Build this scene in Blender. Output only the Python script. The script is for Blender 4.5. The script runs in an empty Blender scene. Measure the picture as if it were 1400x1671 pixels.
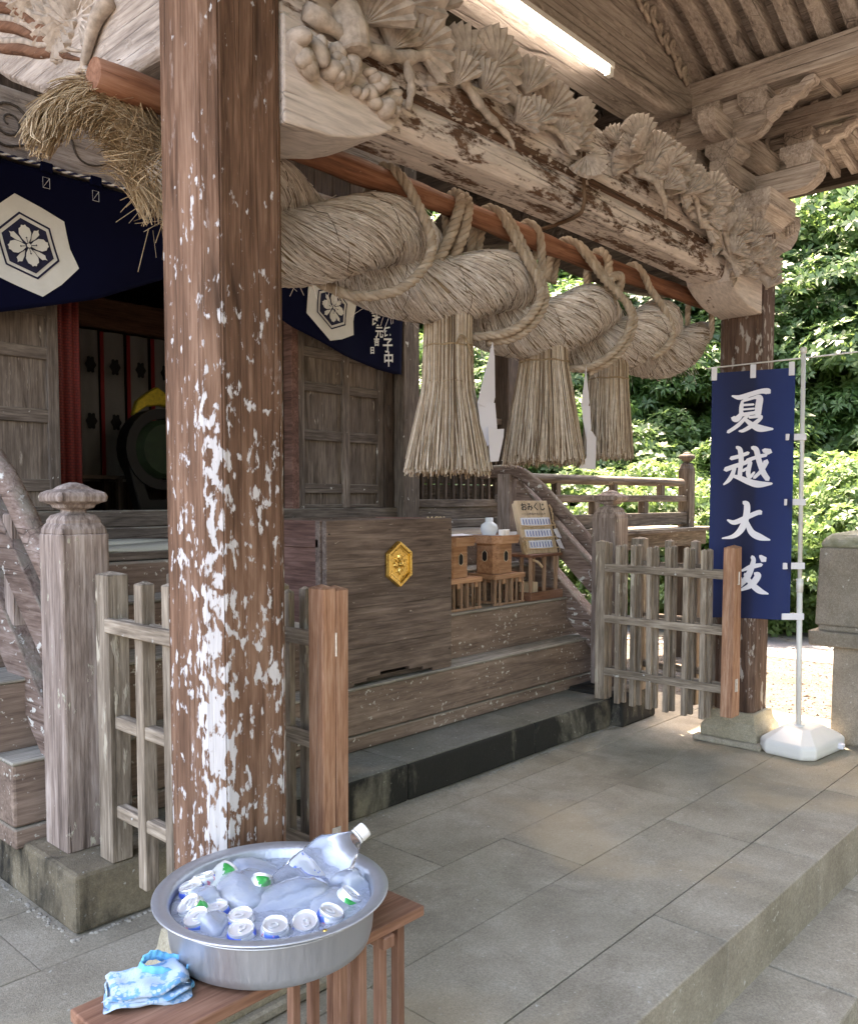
import bpy, bmesh, math, random
import numpy as np
from mathutils import Vector, Matrix, Euler
random.seed(7); rng = np.random.default_rng(7)
scn = bpy.context.scene
COL = scn.collection

# ---------------------------------------------------------------- camera
cam = bpy.data.objects.new("camera", bpy.data.cameras.new("camera"))
COL.objects.link(cam); scn.camera = cam
PHI = math.radians(42.65); PIT = math.atan(76 / 1403)
Fh = Vector((math.cos(PHI), math.sin(PHI), 0)); RT = Vector((math.sin(PHI), -math.cos(PHI), 0)); UPV = Vector((0, 0, 1))
FW = Fh * math.cos(PIT) - UPV * math.sin(PIT); CU = UPV * math.cos(PIT) + Fh * math.sin(PIT)
cam.matrix_world = Matrix(((RT.x, CU.x, -FW.x, -1.469), (RT.y, CU.y, -FW.y, -2.169), (RT.z, CU.z, -FW.z, 1.5), (0, 0, 0, 1)))
cam.data.sensor_fit = 'VERTICAL'; cam.data.sensor_height = 24; cam.data.lens = 24 * 1403 / 1671
cam.data.shift_y = 54.5 / 1671; cam.data.clip_start = 0.05; cam.data.clip_end = 400

# ---------------------------------------------------------------- sky, sun, exposure
SUN_EL, SUN_AZ = math.radians(63), math.radians(58)      # azimuth measured from +X towards +Y
world = bpy.data.worlds.new("World"); scn.world = world; world.use_nodes = True
wn = world.node_tree; bg = wn.nodes["Background"]
sky = wn.nodes.new("ShaderNodeTexSky"); sky.sky_type = 'NISHITA'; sky.sun_disc = False
sky.sun_elevation = SUN_EL; sky.sun_rotation = math.pi / 2 - SUN_AZ; sky.air_density = 1.0; sky.dust_density = 2.5; sky.ozone_density = 1.0
wn.links.new(sky.outputs[0], bg.inputs[0]); bg.inputs[1].default_value = 0.15
sun = bpy.data.objects.new("sun", bpy.data.lights.new("sun", 'SUN')); COL.objects.link(sun)
sun.data.energy = 3.4; sun.data.angle = math.radians(0.5); sun.data.color = (1.0, 0.95, 0.87)
sd = Vector((math.cos(SUN_EL) * math.cos(SUN_AZ), math.cos(SUN_EL) * math.sin(SUN_AZ), math.sin(SUN_EL)))
sun.rotation_euler = sd.to_track_quat('Z', 'Y').to_euler(); sun.location = (8, 6, 14)
vs = scn.view_settings
vs.view_transform = 'Standard'; vs.look = 'None'; vs.gamma = 1.0; vs.use_curve_mapping = False
vs.exposure = 3.58
cy = scn.cycles
cy.max_bounces = 10; cy.diffuse_bounces = 3; cy.glossy_bounces = 3; cy.transmission_bounces = 10; cy.transparent_max_bounces = 8; cy.caustics_reflective = False
vs.use_white_balance = True; vs.white_balance_temperature = 8300; vs.white_balance_tint = 17
# ---------------------------------------------------------------- mesh helpers
R = math.radians
def lk(o, parent=None):
    COL.objects.link(o)
    if parent is not None: o.parent = parent
    return o
def tag(o, label=None, cat=None, group=None, kind=None):
    if label: o["label"] = label
    if cat: o["category"] = cat
    if group: o["group"] = group
    if kind: o["kind"] = kind
    return o
def thing(name, label, cat, loc=(0, 0, 0), rz=0.0, group=None):
    o = bpy.data.objects.new(name, None); lk(o); o.location = loc; o.rotation_euler = (0, 0, rz); o.empty_display_size = .1
    return tag(o, label, cat, group)
class MB:
    def __init__(s): s.v = []; s.f = []; s.m = []
    def add(s, vs, fs, mi=0):
        b = len(s.v); s.v += [tuple(p) for p in vs]; s.f += [tuple(b + i for i in f) for f in fs]; s.m += [mi] * len(fs); return s
    def box(s, x0, x1, y0, y1, z0, z1, mi=0):
        return s.add([(x0,y0,z0),(x1,y0,z0),(x1,y1,z0),(x0,y1,z0),(x0,y0,z1),(x1,y0,z1),(x1,y1,z1),(x0,y1,z1)],
                     [(0,3,2,1),(4,5,6,7),(0,1,5,4),(1,2,6,5),(2,3,7,6),(3,0,4,7)], mi)
    def hexa(s, p, mi=0):      # 8 points: bottom ring then top ring
        return s.add(p, [(0,3,2,1),(4,5,6,7),(0,1,5,4),(1,2,6,5),(2,3,7,6),(3,0,4,7)], mi)
    def prism(s, poly, a0, a1, ax='y', mi=0):   # polygon in the other two axes, extruded along ax
        def P(u, w, a): return {'x': (a, u, w), 'y': (u, a, w), 'z': (u, w, a)}[ax]
        n = len(poly)
        s.add([P(u, w, a0) for u, w in poly] + [P(u, w, a1) for u, w in poly],
              [tuple(range(n))[::-1], tuple(range(n, 2 * n))] + [(i, (i + 1) % n, n + (i + 1) % n, n + i) for i in range(n)], mi)
        return s
    def tube(s, pts, rad, n=8, cap=True, mi=0, up=(0, 0, 1)):
        pts = [Vector(p) for p in pts]; k = len(pts)
        if not hasattr(rad, '__len__'): rad = [rad] * k
        vs = []; pu = None
        for i, p in enumerate(pts):
            t = (pts[min(i + 1, k - 1)] - pts[max(i - 1, 0)]).normalized()
            if pu is None:
                pu = Vector(up)
                if abs(t.dot(pu)) > .95: pu = Vector((1, 0, 0))
            u = (pu - t * t.dot(pu)).normalized(); w = t.cross(u); pu = u
            for j in range(n):
                a = 2 * math.pi * j / n
                vs.append(p + (u * math.cos(a) + w * math.sin(a)) * rad[i])
        fs = [(i * n + j, i * n + (j + 1) % n, (i + 1) * n + (j + 1) % n, (i + 1) * n + j) for i in range(k - 1) for j in range(n)]
        if cap: fs += [tuple(range(n))[::-1], tuple(range((k - 1) * n, k * n))]
        return s.add(vs, fs, mi)
    def lathe(s, prof, n=24, c=(0, 0, 0), mi=0, sq=None):
        vs = []
        for r, z in prof:
            for j in range(n):
                a = 2 * math.pi * j / n; q = 1.0
                if sq: q = 1 / max(abs(math.cos(a)), abs(math.sin(a))) ** sq
                vs.append((c[0] + r * q * math.cos(a), c[1] + r * q * math.sin(a), c[2] + z))
        k = len(prof)
        fs = [(i * n + j, i * n + (j + 1) % n, (i + 1) * n + (j + 1) % n, (i + 1) * n + j) for i in range(k - 1) for j in range(n)]
        fs += [tuple(range(n))[::-1], tuple(range((k - 1) * n, k * n))]
        return s.add(vs, fs, mi)
    def rings(s, rs, closed=True, cap=True, mi=0):
        n = len(rs[0]); k = len(rs); vs = [p for r in rs for p in r]
        fs = [(i * n + j, i * n + (j + 1) % n, (i + 1) * n + (j + 1) % n, (i + 1) * n + j) for i in range(k - 1) for j in range(n if closed else n - 1)]
        if cap: fs += [tuple(range(n))[::-1], tuple(range((k - 1) * n, k * n))]
        return s.add(vs, fs, mi)
    def mesh(s, name):
        me = bpy.data.meshes.new(name); me.from_pydata(s.v, [], s.f)
        if any(s.m): me.polygons.foreach_set("material_index", s.m)
        me.update(); return me
    def build(s, name, mat, parent=None, smooth=False, bevel=0, seg=1, loc=None, sub=0, fixn=True):
        me = s.mesh(name)
        if fixn:
            bm = bmesh.new(); bm.from_mesh(me); bmesh.ops.recalc_face_normals(bm, faces=bm.faces); bm.to_mesh(me); bm.free()
        for mm in (mat if isinstance(mat, (list, tuple)) else [mat]): me.materials.append(mm)
        if smooth: me.polygons.foreach_set("use_smooth", [True] * len(me.polygons))
        o = bpy.data.objects.new(name, me); lk(o, parent)
        if loc: o.location = loc
        if bevel:
            b = o.modifiers.new("bevel", 'BEVEL'); b.width = bevel; b.segments = seg; b.limit_method = 'ANGLE'; b.angle_limit = R(35)
        if sub:
            b = o.modifiers.new("sub", 'SUBSURF'); b.levels = sub; b.render_levels = sub
        return o
def share(o, parent=None, loc=None, rot=None, scale=None):
    c = o.copy(); lk(c); c.parent = parent
    if loc is not None: c.location = loc
    if rot is not None: c.rotation_euler = rot
    if scale is not None: c.scale = scale
    return c
def copy_tree(o, parent=None):
    c = o.copy(); COL.objects.link(c); c.parent = parent
    for ch in list(o.children): copy_tree(ch, c)
    return c
def spline(pts, n):
    """Catmull-Rom through 3D points"""
    P_ = [Vector(p) for p in pts]; P_ = [2 * P_[0] - P_[1]] + P_ + [2 * P_[-1] - P_[-2]]
    out = []; k = len(P_) - 3
    for i in range(n):
        t = i / (n - 1) * k; j = min(int(t), k - 1); u = t - j
        a, b, c, d = P_[j:j + 4]
        out.append(.5 * ((2 * b) + (c - a) * u + (2 * a - 5 * b + 4 * c - d) * u * u + (3 * b - a - 3 * c + d) * u ** 3))
    return out
def lerp(a, b, t): return a + (b - a) * t
def interp(x, xs, ys): return float(np.interp(x, xs, ys))

# ---------------------------------------------------------------- material helpers
class NT:
    def __init__(s, name):
        s.m = bpy.data.materials.new(name); s.m.use_nodes = True; s.t = s.m.node_tree; s.b = s.t.nodes["Principled BSDF"]
        s.out = s.t.nodes["Material Output"]
    def n(s, typ, ins=None, **kw):
        nd = s.t.nodes.new("ShaderNode" + typ)
        for k, v in kw.items(): setattr(nd, k, v)
        for k, v in (ins or {}).items(): s.set(nd.inputs[k], v)
        return nd
    def set(s, sock, v):
        if hasattr(v, 'is_output') or isinstance(v, bpy.types.NodeSocket): s.t.links.new(v, sock)
        elif isinstance(v, bpy.types.Node): s.t.links.new(v.outputs[0], sock)
        else:
            if isinstance(v, (tuple, list)) and len(v) == 3 and sock.type == 'RGBA': v = (*v, 1)
            sock.default_value = v
    def co(s, scale=(1, 1, 1), rot=(0, 0, 0), loc=(0, 0, 0), src='Object'):
        tc = s.n("TexCoord"); return s.n("Mapping", {0: tc.outputs[src], 1: loc, 2: rot, 3: scale}).outputs[0]
    def noise(s, vec, scale=5, detail=6, rough=.6, dist=0.0):
        return s.n("TexNoise", {"Vector": vec, "Scale": scale, "Detail": detail, "Roughness": rough, "Distortion": dist}).outputs[0]
    def ramp(s, fac, stops, interp='LINEAR'):
        r = s.n("ValToRGB", {0: fac}); cr = r.color_ramp; cr.interpolation = interp
        while len(cr.elements) > 1: cr.elements.remove(cr.elements[-1])
        for i, (p, c) in enumerate(stops):
            e = cr.elements[0] if i == 0 else cr.elements.new(p)
            e.position = p; c = (c, c, c) if not hasattr(c, '__len__') else c; e.color = (*c, 1)
        return r.outputs[0]
    def mix(s, fac, a, b, mode='MIX'):
        x = s.n("Mix", data_type='RGBA', blend_type=mode); s.set(x.inputs[0], fac); s.set(x.inputs[6], a); s.set(x.inputs[7], b); return x.outputs[2]
    def math(s, op, a, b=0.0, clamp=False):
        x = s.n("Math", operation=op, use_clamp=clamp); s.set(x.inputs[0], a); s.set(x.inputs[1], b); return x.outputs[0]
    def rng(s, v, a, b, c=0., d=1.): return s.n("MapRange", {0: v, 1: a, 2: b, 3: c, 4: d}).outputs[0]
    def bump(s, h, strength=.3, dist=.01, normal=None):
        ins = {"Strength": strength, "Distance": dist, "Height": h}
        if normal is not None: ins["Normal"] = normal
        return s.n("Bump", ins).outputs[0]
    def fin(s, color=None, rough=.8, normal=None, **kw):
        if color is not None: s.set(s.b.inputs["Base Color"], color)
        s.set(s.b.inputs["Roughness"], rough)
        if normal is not None: s.set(s.b.inputs["Normal"], normal)
        for k, v in kw.items(): s.set(s.b.inputs[k.replace('_', ' ')], v)
        return s.m
def stretch(axis, lo=.12):
    return {'x': (lo, 1, 1), 'y': (1, lo, 1), 'z': (1, 1, lo)}[axis]
def wood(name, cols, axis='x', lichen=0.0, lcol=(.62, .62, .58), lscale=26, lstretch=.55, rough=.82, grain=14, bump=.35, worn=None, wornamt=0.5, moss=0.0, crack=1.0, lmask=None, wscale=9, fine=95):
    """cols: dark, mid, light. axis: grain direction. lichen: pale crust spots. worn: (colour) flaking top coat"""
    gs = lambda c_, k=.84, m=1.0: tuple(m * (lerp(sum(c_) / 3, x, k)) for x in c_)
    cols = (gs(cols[0], .84, .72), gs(cols[1]), gs(cols[2], .84, 1.12))
    t = NT(name); c = t.co(stretch(axis))
    g1 = t.noise(c, grain, 7, .62, .3); g2 = t.noise(c, grain * 4.5, 4, .6, .3)
    big = t.noise(t.co(stretch(axis, .5)), 2.3, 4, .6)
    g3 = t.noise(t.co(stretch(axis, .03)), fine, 3, .65, .2)
    f = t.math('ADD', t.math('MULTIPLY', g1, .42), t.math('ADD', t.math('MULTIPLY', g2, .30), t.math('MULTIPLY', g3, .28)))
    col = t.ramp(f, [(.38, cols[0]), (.5, cols[1]), (.62, cols[2])])
    col = t.mix(t.rng(big, .35, .7, 0, .55), col, tuple(x * .62 for x in cols[1]))
    oi = t.n("ObjectInfo")
    col = t.mix(.5, col, t.n("HueSaturation", {"Hue": .5, "Saturation": 1, "Value": t.rng(oi.outputs["Random"], 0, 1, .72, 1.3), "Fac": 1, "Color": col}).outputs[0])
    h = f
    if worn is not None:
        w1 = t.math('ADD', t.math('MULTIPLY', t.noise(t.co(stretch(axis, .3)), wscale, 9, .72, .4), .7), t.math('MULTIPLY', t.noise(t.co(stretch(axis, .4)), wscale * 5, 5, .6), .3))
        wm = t.rng(w1, wornamt - .03, wornamt + .03)
        wc = t.mix(t.rng(g2, .35, .65), worn, tuple(x * .72 for x in worn))
        col = t.mix(wm, col, wc); h = t.math('ADD', f, t.math('MULTIPLY', wm, .25))
    cr = t.n("TexVoronoi", {"Vector": t.co(stretch(axis, .035)), "Scale": 16}, feature='DISTANCE_TO_EDGE').outputs[0]
    crm = t.math('MULTIPLY', t.rng(cr, .0, .03, 1, 0), t.rng(big, .45, .62))
    col = t.mix(t.math('MULTIPLY', crm, .7 * crack), col, tuple(x * .3 for x in cols[0])); h = t.math('SUBTRACT', h, t.math('MULTIPLY', crm, .5 * crack))
    if lichen > 0:
        lc = t.co(stretch(axis, lstretch))
        l1 = t.noise(lc, lscale, 5, .55, .2); l2 = t.noise(lc, lscale * .16, 3, .5)
        thr = t.rng(l2, .3, .75, .74 - lichen * .1, .66 - lichen * .28)
        if lmask is not None: thr = t.math('SUBTRACT', thr, lmask(t))
        lm = t.rng(t.math('SUBTRACT', l1, thr), 0, .05, 0, .92)
        col = t.mix(lm, col, t.mix(t.rng(g2, .3, .7), lcol, tuple(x * .78 for x in lcol)))
        h = t.math('ADD', h, t.math('MULTIPLY', lm, .35))
    if moss > 0:
        nz = t.n("NewGeometry"); sx = t.n("SeparateXYZ", {0: nz.outputs["Normal"]})
        mm = t.math('MULTIPLY', t.rng(sx.outputs[2], .5, .9), t.rng(t.noise(t.co(), 7, 6, .65), .5 - moss * .2, .68 - moss * .2))
        col = t.mix(mm, col, (.22, .21, .165))
    return t.fin(col, rough, t.bump(h, min(1, bump * 1.7), .012), Specular_IOR_Level=.25)
def plain(name, col, rough=.6, var=.12, scale=20, bump=0.0, **kw):
    t = NT(name); n = t.noise(t.co(), scale, 5, .6)
    c = t.mix(t.rng(n, .3, .7), tuple(x * (1 - var) for x in col), tuple(min(1, x * (1 + var)) for x in col))
    return t.fin(c, rough, t.bump(n, bump, .005) if bump else None, **kw)

M = {}
GREYW = ((.065, .048, .037), (.135, .104, .082), (.235, .192, .157))
BROWN = ((.055, .028, .016), (.125, .062, .034), (.21, .115, .068))
PALE = ((.20, .15, .127), (.42, .345, .30), (.60, .525, .48))
def pillar_mask(t):
    s_ = t.n("SeparateXYZ", {0: t.co()}); d = t.math('ADD', s_.outputs[0], s_.outputs[1])
    low = t.rng(s_.outputs[2], 1.9, .6, 0.0, 1.0)
    edge = t.rng(d, -.185, -.235, 0, 1)
    e2 = t.rng(t.math('SUBTRACT', s_.outputs[0], s_.outputs[1]), .22, .26, 0, .5)
    hi = t.rng(s_.outputs[2], 1.5, 2.5, 0, .075)
    return t.math('SUBTRACT', t.math('ADD', t.math('MULTIPLY', t.math('MAXIMUM', edge, e2), t.rng(s_.outputs[2], 2.3, .8, .01, .13)), t.math('MULTIPLY', low, .02)), hi)
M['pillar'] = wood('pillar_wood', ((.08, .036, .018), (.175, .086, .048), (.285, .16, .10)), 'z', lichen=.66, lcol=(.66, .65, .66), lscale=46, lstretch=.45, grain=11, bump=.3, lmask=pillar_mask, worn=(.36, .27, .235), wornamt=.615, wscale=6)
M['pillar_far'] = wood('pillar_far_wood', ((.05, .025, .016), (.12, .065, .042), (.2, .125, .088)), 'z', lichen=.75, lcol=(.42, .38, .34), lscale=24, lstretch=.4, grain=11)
M['beam_x'] = wood('beam_wood', BROWN, 'x', lichen=.35, worn=(.66, .57, .515), wornamt=.47, wscale=13, lcol=(.66, .60, .54), bump=.6)
M['pale_x'] = wood('pale_wood_x', PALE, 'x', worn=(.50, .425, .375), wornamt=.54, bump=.5)
M['pale_y'] = wood('pale_wood_y', PALE, 'y', worn=(.49, .41, .36), wornamt=.55, bump=.5)
M['carve'] = plain('carved_wood', (.40, .335, .285), .85, .38, 26, .5, Specular_IOR_Level=.2)
M['grey_x'] = wood('grey_wood_x', GREYW, 'x', lichen=.12, moss=.5)
M['grey_y'] = wood('grey_wood_y', GREYW, 'y', lichen=.2, moss=.5)
M['grey_z'] = wood('grey_wood_z', GREYW, 'z', lichen=.15)
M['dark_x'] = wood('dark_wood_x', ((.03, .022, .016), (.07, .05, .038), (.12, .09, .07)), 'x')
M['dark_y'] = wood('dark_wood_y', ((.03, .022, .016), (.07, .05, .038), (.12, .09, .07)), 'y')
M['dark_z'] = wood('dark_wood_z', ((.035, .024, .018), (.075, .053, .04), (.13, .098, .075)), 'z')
M['step_x'] = wood('step_wood', ((.15, .098, .072), (.22, .15, .113), (.30, .215, .165)), 'x', bump=.18, lichen=.36, lscale=42, lstretch=.8, moss=.9, lcol=(.6, .58, .52), crack=.45)
M['rail_y'] = wood('handrail_wood', ((.09, .05, .035), (.19, .125, .098), (.31, .235, .2)), 'y', lichen=.4, lscale=40, moss=.3)
M['newel'] = wood('newel_wood', ((.13, .092, .075), (.28, .21, .175), (.44, .365, .325)), 'z', lichen=.28, lscale=38, lcol=(.55, .52, .42))
M['fence_z'] = wood('fence_wood_z', ((.12, .088, .06), (.28, .22, .16), (.47, .39, .30)), 'z', lichen=.3, lscale=22, lstretch=.25, lcol=(.5, .45, .36))
M['fence_y'] = wood('fence_wood_y', ((.13, .095, .066), (.30, .235, .17), (.49, .405, .31)), 'y', lichen=.15)
M['orange_z'] = wood('orange_cedar', ((.27, .10, .045), (.44, .21, .11), (.57, .34, .215)), 'z', grain=17, crack=1.0)
M['box_x'] = wood('offertory_wood', ((.075, .05, .038), (.155, .108, .083), (.26, .19, .15)), 'x', lichen=.16, lscale=60, lstretch=.3, grain=9, bump=.4, lcol=(.42, .36, .3), crack=.5)
M['box_y'] = wood('offertory_side_wood', ((.075, .032, .022), (.15, .07, .05), (.24, .125, .095)), 'y', grain=10)
M['cypress'] = wood('cypress_wood', ((.30, .135, .06), (.44, .215, .10), (.54, .30, .16)), 'x', grain=10, bump=.1, crack=0)
M['cypress_z'] = wood('cypress_wood_z', ((.26, .14, .08), (.42, .25, .15), (.54, .36, .235)), 'z', grain=14, bump=.1, crack=0)
M['pine_board'] = wood('pine_board', ((.5, .36, .22), (.62, .48, .32), (.7, .57, .41)), 'z', grain=8, bump=.05, crack=0)
M['bench'] = wood('bench_wood', ((.16, .058, .03), (.28, .125, .07), (.385, .205, .13)), 'x', grain=9, rough=.55, bump=.15, crack=.4)
M['bench_z'] = wood('bench_leg_wood', ((.145, .053, .027), (.25, .115, .067), (.355, .185, .12)), 'z', grain=9, rough=.6, bump=.15, crack=.3)
M['log'] = wood('log_wood', ((.13, .045, .02), (.27, .10, .044), (.37, .175, .095)), 'x', grain=9, rough=.7, bump=.4, crack=1.0, lichen=.1, lcol=(.42, .27, .18))
M['boards'] = wood('wall_boards', ((.07, .045, .033), (.14, .095, .07), (.21, .15, .115)), 'z')
M['roof'] = wood('roof_shingle', ((.03, .025, .02), (.06, .05, .04), (.09, .08, .065)), 'x')
# ================================================================ ground, platform, stone steps
def stone(name, a, b, c_, black=0.0, scale=3.0, bump=.5, spots=.3, green=.25):
    t = NT(name); c = t.co(); oi = t.n("ObjectInfo")
    off = t.n("VectorMath", {0: c, 1: t.n("CombineXYZ", {0: t.math('MULTIPLY', oi.outputs["Random"], 7.0)}).outputs[0]}, operation='ADD').outputs[0]
    n1 = t.noise(off, scale, 8, .62, .3); n2 = t.noise(c, 55, 5, .6); n3 = t.noise(c, 1.3, 5, .6, .5); n4 = t.noise(c, 240, 2, .5)
    col = t.ramp(t.math('ADD', t.math('MULTIPLY', n1, .7), t.math('MULTIPLY', n2, .3)), [(.32, a), (.5, b), (.68, c_)])
    col = t.mix(.6, col, t.n("HueSaturation", {"Hue": .5, "Saturation": 1, "Value": t.rng(oi.outputs["Random"], 0, 1, .92, 1.07), "Fac": 1, "Color": col}).outputs[0])
    col = t.mix(t.math('MULTIPLY', t.rng(n3, .45, .7), green), col, (.14, .145, .095))
    col = t.mix(t.rng(t.noise(c, 130, 3, .6), .36, .64, .35, 0), col, (.08, .07, .055)); st_ = t.noise(c, 2.1, 7, .68, .8); col = t.mix(t.rng(st_, .52, .66, 0, .45), col, (.17, .15, .115)); st2 = t.noise(c, .9, 4, .5, .6); col = t.mix(t.rng(st2, .56, .68, 0, .5), col, (.42, .33, .21))
    col = t.mix(t.rng(n4, .62, .75, 0, .35), col, (.5, .47, .42)); col = t.mix(t.rng(n4, .36, .28, 0, .4), col, (.06, .055, .05))
    if spots: col = t.mix(t.rng(t.noise(c, 38, 4, .5), .69 - spots * .05, .73, 0, .8), col, (.46, .45, .4))
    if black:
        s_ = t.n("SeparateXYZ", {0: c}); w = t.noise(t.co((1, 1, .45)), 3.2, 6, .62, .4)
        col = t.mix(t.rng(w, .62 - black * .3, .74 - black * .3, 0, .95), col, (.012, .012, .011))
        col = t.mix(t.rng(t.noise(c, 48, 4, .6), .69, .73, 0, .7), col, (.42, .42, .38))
    hh = t.math('ADD', t.math('MULTIPLY', n1, .5), t.math('ADD', t.math('MULTIPLY', n2, .35), t.math('MULTIPLY', n4, .3)))
    return t.fin(col, .88, t.bump(hh, bump, .012), Specular_IOR_Level=.3)
M['paving'] = stone('paving_stone', (.245, .215, .165), (.355, .32, .25), (.47, .43, .35), bump=.6)
M['rim'] = stone('rim_stone', (.215, .188, .142), (.33, .295, .23), (.455, .415, .335), spots=.6)
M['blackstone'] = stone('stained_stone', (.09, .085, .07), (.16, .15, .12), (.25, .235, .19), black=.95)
M['blockstone'] = stone('newel_block_stone', (.12, .095, .06), (.225, .185, .125), (.34, .295, .215), black=.5, bump=.8, green=.08)
M['treadstone'] = stone('tread_stone', (.1, .1, .085), (.17, .175, .15), (.26, .265, .23), green=.5)
M['joint'] = plain('joint_dirt', (.19, .17, .135), .95)
M['ped'] = stone('pedestal_stone', (.16, .135, .105), (.26, .225, .18), (.36, .32, .27), spots=.4)
M['mortar'] = plain('mortar', (.30, .28, .24), .9, .3, 30, .6)

def gz(x, y):
    z = -.17 if x > 4.62 else -.47
    d = x * math.cos(R(28)) + y * math.sin(R(28))
    return z + max(0, d - 12.5) * .34 + (.05 * math.sin(x * 1.3) * math.cos(y * 1.1) if d > 10 else 0)
xs = sorted(set([-150, -60, -20, -8, -4, -2, 0, 2, 4, 4.6, 4.64] + [5 + i * .9 for i in range(48)] + [60, 90, 150]))
ys = sorted(set([-150, -60, -25] + [-14 + i * 1.0 for i in range(60)] + [60, 90, 150]))
b = MB(); b.v = [(x, y, gz(x, y)) for x in xs for y in ys]; ny = len(ys)
b.f = [(i * ny + j, (i + 1) * ny + j, (i + 1) * ny + j + 1, i * ny + j + 1) for i in range(len(xs) - 1) for j in range(ny - 1)]; b.m = [0] * len(b.f)
t = NT('ground_soil'); c = t.co(); n = t.noise(c, 26, 7, .7); n2 = t.noise(c, .8, 5, .6); n3 = t.noise(c, 120, 3, .6)
col = t.ramp(n, [(.3, (.05, .042, .034)), (.5, (.115, .098, .082)), (.7, (.19, .168, .147))])
s_ = t.n("SeparateXYZ", {0: c}); dd = t.math('ADD', t.math('MULTIPLY', s_.outputs[0], .883), t.math('MULTIPLY', s_.outputs[1], .469))
leafm = t.math('ADD', t.rng(dd, 10.5, 12.5, 0, 1), t.rng(n2, .55, .7, 0, .5), True)
lit = t.ramp(t.noise(c, 9, 6, .7), [(.3, (.035, .028, .018)), (.55, (.10, .07, .042)), (.75, (.2, .145, .085))])
col = t.mix(leafm, col, lit)
M['soil'] = t.fin(col, .95, t.bump(t.math('ADD', n, t.math('MULTIPLY', n3, .6)), .9, .03))
tag(b.build("ground", M['soil']), kind='structure')
# a grey path crossing behind the porch
M['asphalt'] = stone('old_asphalt', (.12, .12, .125), (.19, .19, .2), (.27, .27, .28), spots=.1, green=.05)
b = MB()
for i in range(24):
    y0, y1 = -14 + i * 1.2, -12.8 + i * 1.2
    b.add([(7.6, y0, -.163), (9.2, y0, -.163), (9.2, y1, -.163), (7.6, y1, -.163)], [(0, 1, 2, 3)])
tag(b.build("path", M['asphalt']), kind='structure')

# platform core and paving slabs
PX0, PX1 = -3.2, 4.62
plat = MB().box(PX0 + .02, PX1 - .02, -.97, 3.6, -.48, -.028).build("stone_platform", M['joint']); tag(plat, kind='structure')
rows = [(-.71, -.295), (-.295, .12), (.12, .545), (.545, .98), (.98, 1.42), (1.42, 1.86), (1.86, 2.42)]
jit = lambda a: random.uniform(-a, a)
def slab(x0, x1, y0, y1, z0, z1, mat, parent, name="paving_slab", bev=.003):
    g = .0015; dz = jit(.0012)
    b = MB().hexa([(x0+g,y0+g,z0),(x1-g,y0+g,z0),(x1-g,y1-g,z0),(x0+g,y1-g,z0),
                   (x0+g,y0+g,z1+dz+jit(.001)),(x1-g,y0+g,z1+dz+jit(.001)),(x1-g,y1-g,z1+dz+jit(.001)),(x0+g,y1-g,z1+dz+jit(.001))])
    return b.build(name, mat, parent, bevel=bev, seg=2)
starts = {0: [1.27, .80], 1: [.45, 1.62], 2: [.1, 1.15], 3: [.7, 1.7]}
for i, (y0, y1) in enumerate(rows):
    jx = [PX0]
    x = PX0
    base = [1.27, .45, 1.15, .7, .2, .9, .5][i]; step = [.93, 1.02, .97, 1.05, .95, 1.0, 1.1][i]
    k0 = math.ceil((PX0 - base) / step)
    while True:
        x = base + k0 * step + jit(.05); k0 += 1
        if x >= PX1 - .2: break
        if x > PX0 + .15: jx.append(x)
    jx.append(PX1)
    for a, c2 in zip(jx, jx[1:]): slab(a, c2, y0, y1, -.06, 0, M['paving'], plat)
# rim course with its exposed riser
jx = [PX0, -2.3, -1.35, -.45, .42, 1.31, 2.20, 3.12, 3.95, PX1]
for a, c2 in zip(jx, jx[1:]): slab(a, c2, -.99, -.71, -.25, 0, M["rim"], plat, "rim_slab", .006)
# lower steps in front
for k, (y0, y1, z) in enumerate([(-1.30, -.955, -.235), (-1.62, -1.27, -.462)]):
    st = MB().box(PX0, PX1, y0 + .03, y1 - .02, z - .3, z - .03).build("front_step", M['joint']); tag(st, kind='structure')
    x = PX0
    while x < PX1 - .1:
        x2 = min(PX1, x + random.uniform(.75, .95)); x2 = PX1 if PX1 - x2 < .3 else x2
        slab(x, x2, y0, y1, z - .22, z, M['rim'], st, "step_slab", .012); x = x2
# moss line along the foot of the step
b = MB()
for i in range(420):
    x = random.uniform(.2, 4.5); y = -1.625 - abs(random.gauss(0, .03)); r = random.uniform(.006, .018)
    b.lathe([(r, 0), (r * .8, r * .5), (r * .2, r * .8)], 5, (x, y, -.476))
M['moss'] = plain('moss', (.10, .13, .03), .95, .4, 60, .5)
tag(b.build("moss", M['moss']), "green moss along the foot of the lowest front step", "moss", kind='stuff')

# dark stained stone step, with the two blocks under the newel posts
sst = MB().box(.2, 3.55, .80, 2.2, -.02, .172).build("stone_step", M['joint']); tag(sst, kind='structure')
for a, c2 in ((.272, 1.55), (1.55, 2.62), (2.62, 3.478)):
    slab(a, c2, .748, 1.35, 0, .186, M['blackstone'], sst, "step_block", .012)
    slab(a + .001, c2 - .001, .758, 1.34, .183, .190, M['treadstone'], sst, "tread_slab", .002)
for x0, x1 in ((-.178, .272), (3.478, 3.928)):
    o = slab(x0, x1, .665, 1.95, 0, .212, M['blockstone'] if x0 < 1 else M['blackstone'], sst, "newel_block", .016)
b = MB()
for i in range(520):
    if random.random() < .75: x = random.uniform(.27, 3.9); y = .735 - abs(random.gauss(0, .016))
    elif random.random() < .5: x = random.uniform(-.2, .28); y = .655 - abs(random.gauss(0, .01))
    else: x = -.185 - abs(random.gauss(0, .012)); y = random.uniform(.66, 1.6)
    r = random.uniform(.003, .011)
    b.lathe([(r, -.002), (r * .8, r * .25), (r * .3, r * .4)], 5, (x, y, 0))
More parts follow.
